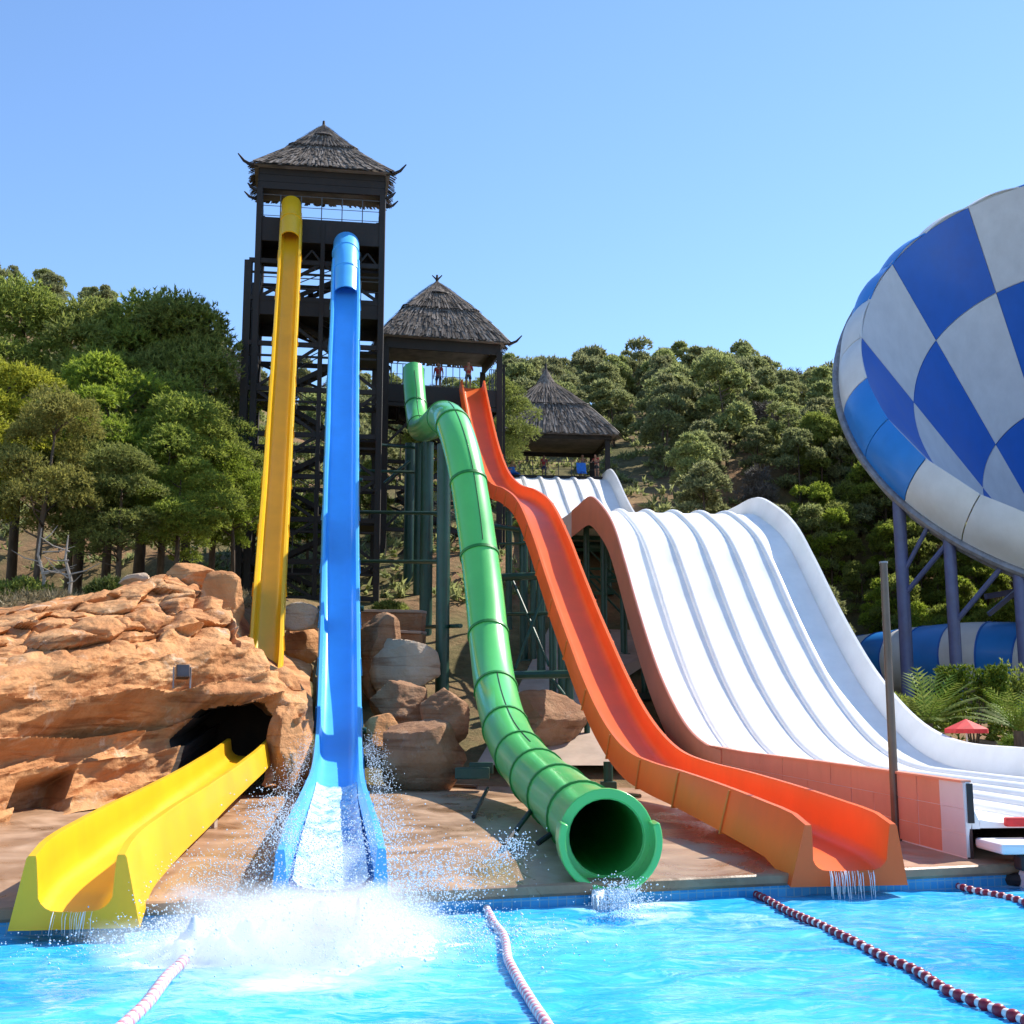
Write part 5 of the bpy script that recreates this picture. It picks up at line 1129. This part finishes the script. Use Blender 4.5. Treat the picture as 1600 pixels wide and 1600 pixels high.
person('person in dark red top standing at the racer start railing', onp(850, 85.6, zp3), .2, {}, SKIN2, CLR, CLN, 'people at the racer start')
person('tanned person standing by the right hand blue mat', onp(910, 85.4, zp3), -.1, REACH, SKIN2, None, CLB, 'people at the racer start')
person('person with bare shoulders leaning on the railing beside the hut post', onp(932, 85.2, zp3), -.5, LEANF, SKIN, CLR, CLK, 'people at the racer start')
def mat_(label, px, Y, z, rz, up=False):
    o = thing('slide_mat', label, 'mat', onp(px, Y, z), 'blue mats at the racer start', rz); m = MB(); n = 10; vs = []
    for i in range(n + 1):
        f = i / n; y = -0.5 + f * 1.0; zz = 0.03 + (0.28 * max(0, 0.25 - f) / 0.25); vs += [(-.32, y, zz), (.32, y, zz), (-.32, y, zz + .03), (.32, y, zz + .03)]
    m.add(vs, [f for i in range(n) for f in ((i * 4, i * 4 + 1, i * 4 + 5, i * 4 + 4), (i * 4 + 2, i * 4 + 6, i * 4 + 7, i * 4 + 3), (i * 4, i * 4 + 4, i * 4 + 6, i * 4 + 2), (i * 4 + 1, i * 4 + 3, i * 4 + 7, i * 4 + 5))] + [(0, 2, 3, 1), (n * 4, n * 4 + 1, n * 4 + 3, n * 4 + 2)])
    b = m.build('pad', CLB, o, local=True); h = MB(); h.tube([(-.1, -.47, .30), (-.1, -.40, .36), (.1, -.40, .36), (.1, -.47, .30)], .015, 6); h.build('handle', CLK, o, local=True)
    if up: o.rotation_euler.x = R(70); o.location.z += .35
    return o
mat_('blue mat under the seated person at the leftmost racing lane', 801, 83.5, zp3 + .02, -.4)
mat_('blue mat held upright at the fifth racing lane', 908, 84.3, zp3 + .1, .1, True)
# rider coming up in the splash
FLOAT = dict(SIT); FLOAT.update({'elbl': (.36, -.10, .55), 'wril': (.40, -.22, .80), 'hanl': (.40, -.25, .88), 'elbr': (-.30, -.15, .42), 'wrir': (-.34, -.36, .52), 'hanr': (-.34, -.43, .56)})
qs = PZ(500, 1478, 0.0); person('rider sitting low in the water inside the big white splash', (qs.x, qs.y, -0.42), 0.15, FLOAT, SKIN, None, CLN)

# ================================================================== LANE ROPES
def lane_rope(label, pts, mats, spacing, r0_, ln, start=0.35, bare=0.0):
    path = catmull([PZ(px, py, 0.045) if i else PZ(px, py, 0.10) for i, (px, py) in enumerate(pts)], 0.03); L = arclen(path)
    o = thing('lane_rope', label, 'lane rope', path[0], 'lane ropes across the pool'); m = MB(); m.tube(path[::4] + [path[-1]], 0.012, 5); m.build('cord', FLW, o)
    mes = []
    for mi, mt in enumerate(mats):
        r = r0_ * (0.72 if mt is FLW and FLR in mats else 1.0); b = MB(); b.tube([(-ln / 2, 0, 0), (-ln * .32, 0, 0), (0, 0, 0), (ln * .32, 0, 0), (ln / 2, 0, 0)], [r * .55, r * .95, r, r * .95, r * .55], 10)
        me = bpy.data.meshes.new('float'); me.from_pydata(b.v, [], b.f); me.materials.append(mt); me.polygons.foreach_set('use_smooth', [True] * len(me.polygons)); mes.append(me)
    d = start; k = 0
    while d < L[-1] and k < 290:
        i = min(len(path) - 2, int(np.searchsorted(L, d))); q = path[i]; t = (path[i + 1] - path[i]).normalized()
        f = link('float', mes[k % len(mes)], o, q - path[0] + Vector((0, 0, 0.035 * nz(q.x, q.y * 1.3, .45, 2)))); f.rotation_euler = t.to_track_quat('X', 'Z').to_euler(); k += 1; d += spacing
lane_rope('white and dark red lane rope starting left of the orange slide end', [(1133, 1368), (1148, 1382), (1200, 1408), (1260, 1437), (1320, 1467), (1380, 1495), (1430, 1517), (1480, 1548), (1540, 1573), (1600, 1597), (1720, 1650)], [FLR, FLW], 0.105, 0.055, 0.10, 0.55)
lane_rope('white and dark red lane rope at the right edge under the racer', [(1430, 1352), (1455, 1370), (1500, 1384), (1560, 1400), (1640, 1425), (1760, 1470)], [FLR, FLW], 0.115, 0.055, 0.105, 0.5)
lane_rope('pink and white lane rope right of the splash', [(757, 1392), (758, 1412), (768, 1436), (788, 1466), (795, 1500), (812, 1532), (832, 1566), (852, 1600), (880, 1640)], [FLP, FLW], 0.075, 0.05, 0.07, 0.2)
lane_rope('pale lane rope left of the splash', [(324, 1405), (322, 1428), (312, 1460), (290, 1496), (262, 1530), (236, 1566), (205, 1595), (165, 1630)], [FLW, FLP, FLW], 0.062, 0.06, 0.06, 0.2)

# ================================================================== SMALL THINGS
q = PZ(1401, 1308, 0.45); pt_ = P(1388, 880, q.y + 0.0)
o = thing('pole', 'slim brown grey metal pole standing between orange and white slides', 'pole', (q.x, q.y, deckz(q.x, q.y)))
m = MB(); zt = ZA(880, q.y); m.tube([(q.x, q.y, deckz(q.x, q.y)), (q.x, q.y, zt)], [0.078, 0.066], 16); m.build('shaft', POLEM, o, True)
m = MB(); m.tube([(q.x, q.y, zt), (q.x, q.y, zt + 0.03)], 0.075, 16); m.build('end_cap', GREYM, o, True)
m = MB(); m.tube([(q.x, q.y, deckz(q.x, q.y)), (q.x, q.y, deckz(q.x, q.y) + .03)], 0.16, 16); m.build('base_flange', POLEM, o, True)
c = P(1510, 1140, 36.6); o = thing('parasol', 'red parasol behind the white slide wall below the hedge', 'parasol', (c.x, c.y, terrain(c.x, c.y)))
m = MB(); m.tube([(c.x, c.y, terrain(c.x, c.y)), (c.x, c.y, c.z + .25)], 0.025, 8); m.build('pole', FLW, o, True)
m = MB(); n = 8; vs = [(c.x, c.y, c.z + .30)] + [(c.x + .62 * math.cos(2 * math.pi * k / n), c.y + .62 * math.sin(2 * math.pi * k / n), c.z + .02) for k in range(n)] + [(c.x + .62 * math.cos(2 * math.pi * k / n), c.y + .62 * math.sin(2 * math.pi * k / n), c.z - .10) for k in range(n)]
m.add(vs, [(0, 1 + k, 1 + (k + 1) % n) for k in range(n)] + [(1 + k, 9 + k, 9 + (k + 1) % n, 1 + (k + 1) % n) for k in range(n)]); m.build('canopy', REDM, o)
c = P(285, 1050, 29.4); o = thing('floodlight', 'small grey floodlight box on the sandstone above the tunnel', 'floodlight', c)
m = MB(); rt = Matrix.Rotation(R(25), 3, 'Z') @ Matrix.Rotation(R(-15), 3, 'X'); m.box(c, (.30, .22, .30), rt); m.build('housing', POLEM, o, bevel=.02)
m = MB(); m.box(c + rt @ Vector((0, -.115, 0)), (.25, .012, .25), rt); m.build('glass', simple('lamp_glass', (.09, .08, .08), .1), o)
m = MB(); m.beam(c + rt @ Vector((.19, 0, .12)), c + rt @ Vector((.19, .1, -.35)), .03); m.beam(c + rt @ Vector((-.19, 0, .12)), c + rt @ Vector((-.19, .1, -.35)), .03); m.build('bracket', GREYM, o)
# loose pipes and hoses lying at the back of the deck
for i, (a, b, lab) in enumerate((((655, 1217, 34.0), (745, 1214, 33.5), 'thin grey pipe lying on the deck in front of the large boulder'), ((860, 1215, 33.6), (1000, 1238, 31.0), 'thin pipe lying on the deck between green and orange slides'))):
    pa, pb = P(*a), P(*b); pa.z = deckz(pa.x, pa.y) + .06; pb.z = deckz(pb.x, pb.y) + .06; m = MB(); m.tube([pa, pa.lerp(pb, .5) + Vector((0, .1, 0)), pb], .05, 8); o = m.build('pipe', POLEM, None, True); tag(o, lab, 'pipe')

# ================================================================== SPLASH
FALLW = simple('sunlit_falling_water', (0.86, 0.90, 0.92), 0.5, 0.03, 6)  # whitened spray colour, painting sunlight into the shaded fall at the green tube
SPRAY = simple('white_water', (0.60, 0.72, 0.82), 0.5, 0.03, 6)
def foam_heap():
    xs = np.linspace(-2.9, 2.3, 150); ys = np.linspace(-1.6, 2.6, 120); V = []; c = PZ(470, 1492, 0)
    for y in ys:
        for x in xs:
            X, Y = c.x + x, c.y + y
            e = math.exp(-((x + 0.2) / 1.25) ** 2 - ((y - .35) / 0.95) ** 2) + 0.45 * math.exp(-((x + 1.0) / .8) ** 2 - ((y + .1) / .7) ** 2) + 0.35 * math.exp(-((x - .9) / .8) ** 2 - ((y - .8) / .7) ** 2)
            n1 = nz(X, Y, 1.3, 6); z = 0.27 * e * (0.7 + 0.9 * n1) + 0.17 * e * nz(X + 9, Y, 4.5, 5) - 0.06
            V.append((X, Y, z))
    nx = len(xs); idx = np.arange(len(V)).reshape(len(ys), nx); Fq = np.stack([idx[:-1, :-1], idx[:-1, 1:], idx[1:, 1:], idx[1:, :-1]], -1).reshape(-1, 4)
    V = np.array(V); keep = np.max(V[Fq][:, :, 2], axis=1) > -0.04
    tag(kind(link('splash_foam', npmesh('splash_foam', V, Fq[keep], SPRAY, True)), 'stuff'), 'heaped white foam where the blue slide hits the pool', 'foam')
foam_heap()
def droplets():
    rng = np.random.default_rng(9); pts = []; rad = []
    c = PZ(478, 1480, 0); c = np.array([c.x, c.y, 0.0])
    n = 17000
    a = rng.normal(0, 1, (n, 2)); sx = 1.05; base = np.stack([a[:, 0] * sx - .1, a[:, 1] * .75 + .5, np.zeros(n)], 1)
    h = rng.exponential(0.19, n) * np.exp(-(base[:, 0] / 1.7) ** 2 * .5) + 0.02; base[:, 2] = h; pts.append(c + base); rad.append(rng.uniform(.004, .013, n) * np.where(rng.random(n) < .05, 1.8, 1))
    for (px, py, dx, dz, m_, sp) in ((350, 1400, -.55, .75, 1500, .25), (300, 1440, -.7, .4, 1200, .25), (560, 1330, .2, .7, 1800, .3), (640, 1380, .6, .5, 1800, .3), (700, 1370, .9, .35, 1300, .3), (460, 1330, -.2, .9, 1500, .28), (440, 1290, -.35, .55, 1100, .2), (800, 1320, .3, .1, 260, .12), (780, 1340, .2, .2, 300, .15), (420, 1380, -.3, .5, 2000, .35), (968, 1398, .1, .2, 900, .14), (985, 1415, .3, .1, 700, .18)):
        q = P(px, py, 16.6); t = rng.random(m_)[:, None]; d = np.array([dx, -.2, dz]); p = np.array(q)[None] + (t - .5) * d[None] + rng.normal(0, sp, (m_, 3)) * np.array([1, 1, .6]); p[:, 2] = np.abs(p[:, 2]); pts.append(p); rad.append(rng.uniform(.004, .012, m_))
    # spray thrown up along both edges of the blue run-out
    for i in range(3600):
        t = rng.random(); q = bp[-6].lerp(bp[-1], t); sd = rng.choice((-1, 1)); o_ = abs(rng.normal(0, .22)) + .1; pts.append(np.array([[q.x + sd * (.55 + o_), q.y + rng.normal(0, .15), max(.05, q.z + .45 + .5 * o_ + rng.normal(0, .15) - o_ * o_ * .8)]])); rad.append(np.array([rng.uniform(.004, .012)]))
    C = np.concatenate(pts); r = np.concatenate(rad)[:, None]
    O = np.array([[1, 0, 0], [-1, 0, 0], [0, 1, 0], [0, -1, 0], [0, 0, 1], [0, 0, -1]], float); V = (C[:, None, :] + O[None] * r[:, None, :]).reshape(-1, 3)
    f = np.array([[0, 2, 4], [2, 1, 4], [1, 3, 4], [3, 0, 4], [2, 0, 5], [1, 2, 5], [3, 1, 5], [0, 3, 5]]); Fc = (np.arange(len(C))[:, None, None] * 6 + f[None]).reshape(-1, 3)
    tag(kind(link('spray_droplets', npmesh('spray_droplets', V, Fc, SPRAY, True)), 'stuff'), 'droplets of white spray flying over the blue slide end', 'spray')
droplets()
def mist(name, label, c, size, dens, seed):
    bm = bmesh.new(); bmesh.ops.create_icosphere(bm, subdivisions=4, radius=1); me = bpy.data.meshes.new(name)
    for v in bm.verts: v.co = v.co * 1.0
    bm.to_mesh(me); bm.free(); o = link(name, me, None, c); o.scale = size
    m = bpy.data.materials.new(name); m.use_nodes = True; n = m.node_tree.nodes; l = m.node_tree.links; n.remove(n['Principled BSDF'])
    pv = n.new('ShaderNodeVolumePrincipled'); pv.inputs['Color'].default_value = (0.97, 0.985, 1, 1); pv.inputs['Anisotropy'].default_value = 0.1
    tc = n.new('ShaderNodeTexCoord'); ln = n.new('ShaderNodeVectorMath'); ln.operation = 'LENGTH'; l.new(tc.outputs['Object'], ln.inputs[0])
    t = n.new('ShaderNodeTexNoise'); t.inputs['Scale'].default_value = 2.2; t.inputs['Detail'].default_value = 6; t.inputs['Roughness'].default_value = .62; t.noise_dimensions = '4D'; t.inputs['W'].default_value = seed; l.new(tc.outputs['Object'], t.inputs['Vector'])
    a = n.new('ShaderNodeMath'); a.operation = 'MULTIPLY_ADD'; a.inputs[1].default_value = -1.0; a.inputs[2].default_value = 0.45; l.new(ln.outputs['Value'], a.inputs[0])
    b = n.new('ShaderNodeMath'); b.operation = 'MULTIPLY_ADD'; b.inputs[1].default_value = 1.5; l.new(t.outputs[0], b.inputs[0]); l.new(a.outputs[0], b.inputs[2])
    mr = n.new('ShaderNodeMapRange'); mr.inputs['From Min'].default_value = 0.42; mr.inputs['From Max'].default_value = 1.1; mr.inputs['To Max'].default_value = dens; l.new(b.outputs[0], mr.inputs[0]); l.new(mr.outputs[0], pv.inputs['Density'])
    l.new(pv.outputs[0], n['Material Output'].inputs['Volume']); me.materials.append(m); tag(kind(o, 'stuff'), label, 'mist')
q = PZ(470, 1500, 0); mist('splash_mist', 'cloud of fine white spray over the splash', (q.x - .15, q.y + .2, 0.10), (2.4, 1.8, 0.95), 3.0, 1.0)
q = P(525, 1330, 17.6); mist('splash_mist', 'fine spray over the blue slide run out', (q.x, q.y - .5, q.z - .15), (0.7, 1.5, 0.5), 1.1, 4.0)
# white water running down the blue run-out
pth = catmull(bp[-5:], .12); fr_ = frames(pth); V = []; n = 22
for i, (p, t, sd, u) in enumerate(fr_):
    for k in range(n + 1):
        a = -1 + 2 * k / n; x = a * .46; V.append(p + sd * x + u * (0.03 + .05 * abs(nz(x * 3 + 5, i * .12, 2.5, 5)) + .13 * a ** 4))
m = MB(); m.add(V, [(i * (n + 1) + k, i * (n + 1) + k + 1, (i + 1) * (n + 1) + k + 1, (i + 1) * (n + 1) + k) for i in range(len(fr_) - 1) for k in range(n)])
def streammat():
    m, n_, l, b = newmat('running_white_water'); setp(b, .25, .5); t = tnoise(n_, l, 2.5, 8, .7, vscale=(2.2, .5, 1)); r = ramp(n_, l, t.outputs[0], [(.36, (.12, .42, .80)), (.56, (.80, .88, .93))]); l.new(r.outputs[0], b.inputs['Base Color'])
    bump(n_, l, b, t.outputs[0], .6, .05); return m
STREAM = streammat()
o = m.build('running_water', STREAM, None, True); tag(kind(o, 'stuff'), 'white water rushing down the blue slide run out', 'water')
# outlet falls: ragged curtains of thin strands
def fall(label, pa, pb, drop, fwd, n, seed, w_=.035):
    r_ = random.Random(seed); m = MB()
    for k in range(n):
        q = Vector(pa).lerp(Vector(pb), r_.random()) + Vector((0, r_.uniform(-.05, .05), 0)); f = fwd * r_.uniform(.35, 1.35); d = drop * r_.uniform(.75, 1.05); ww = w_ * r_.uniform(.3, 1)
        m.tube([q, q + Vector((0, -f * .6, -d * .25)), q + Vector((r_.uniform(-.03, .03), -f, -d))], [ww * .7, ww, ww * .6], 5)
    o = m.build('water_fall', FALLW, None, True); tag(kind(o, 'stuff'), label, 'water')
p, t, sd, u = gfr[-1]; e = p + t * .3 - u * .58
fall('white water pouring out of the green tube', e - sd * .25, e + sd * .25, .46, .50, 260, 3, .017)
p, t, sd, u = ofr[-1]; fall('thin trickles of water over the orange slide end', p - sd * .3 + u * .0 + t * .02, p + sd * .35 + t * .02, .38, .10, 30, 5, .007)
e = Vector((yl[-1].x, yl[-1].y, yl[-1].z)); fall('thin trickles of water over the yellow slide end', e + Vector((-.25, -.03, 0)), e + Vector((.2, -.03, 0)), .28, .08, 16, 6, .006)
e = qe + SR * 1.2 + Vector((0, -1.5, -.75)); fall('curtain of water falling from the racer end', e, e + SR * 5, .45, .12, 120, 7, .012)
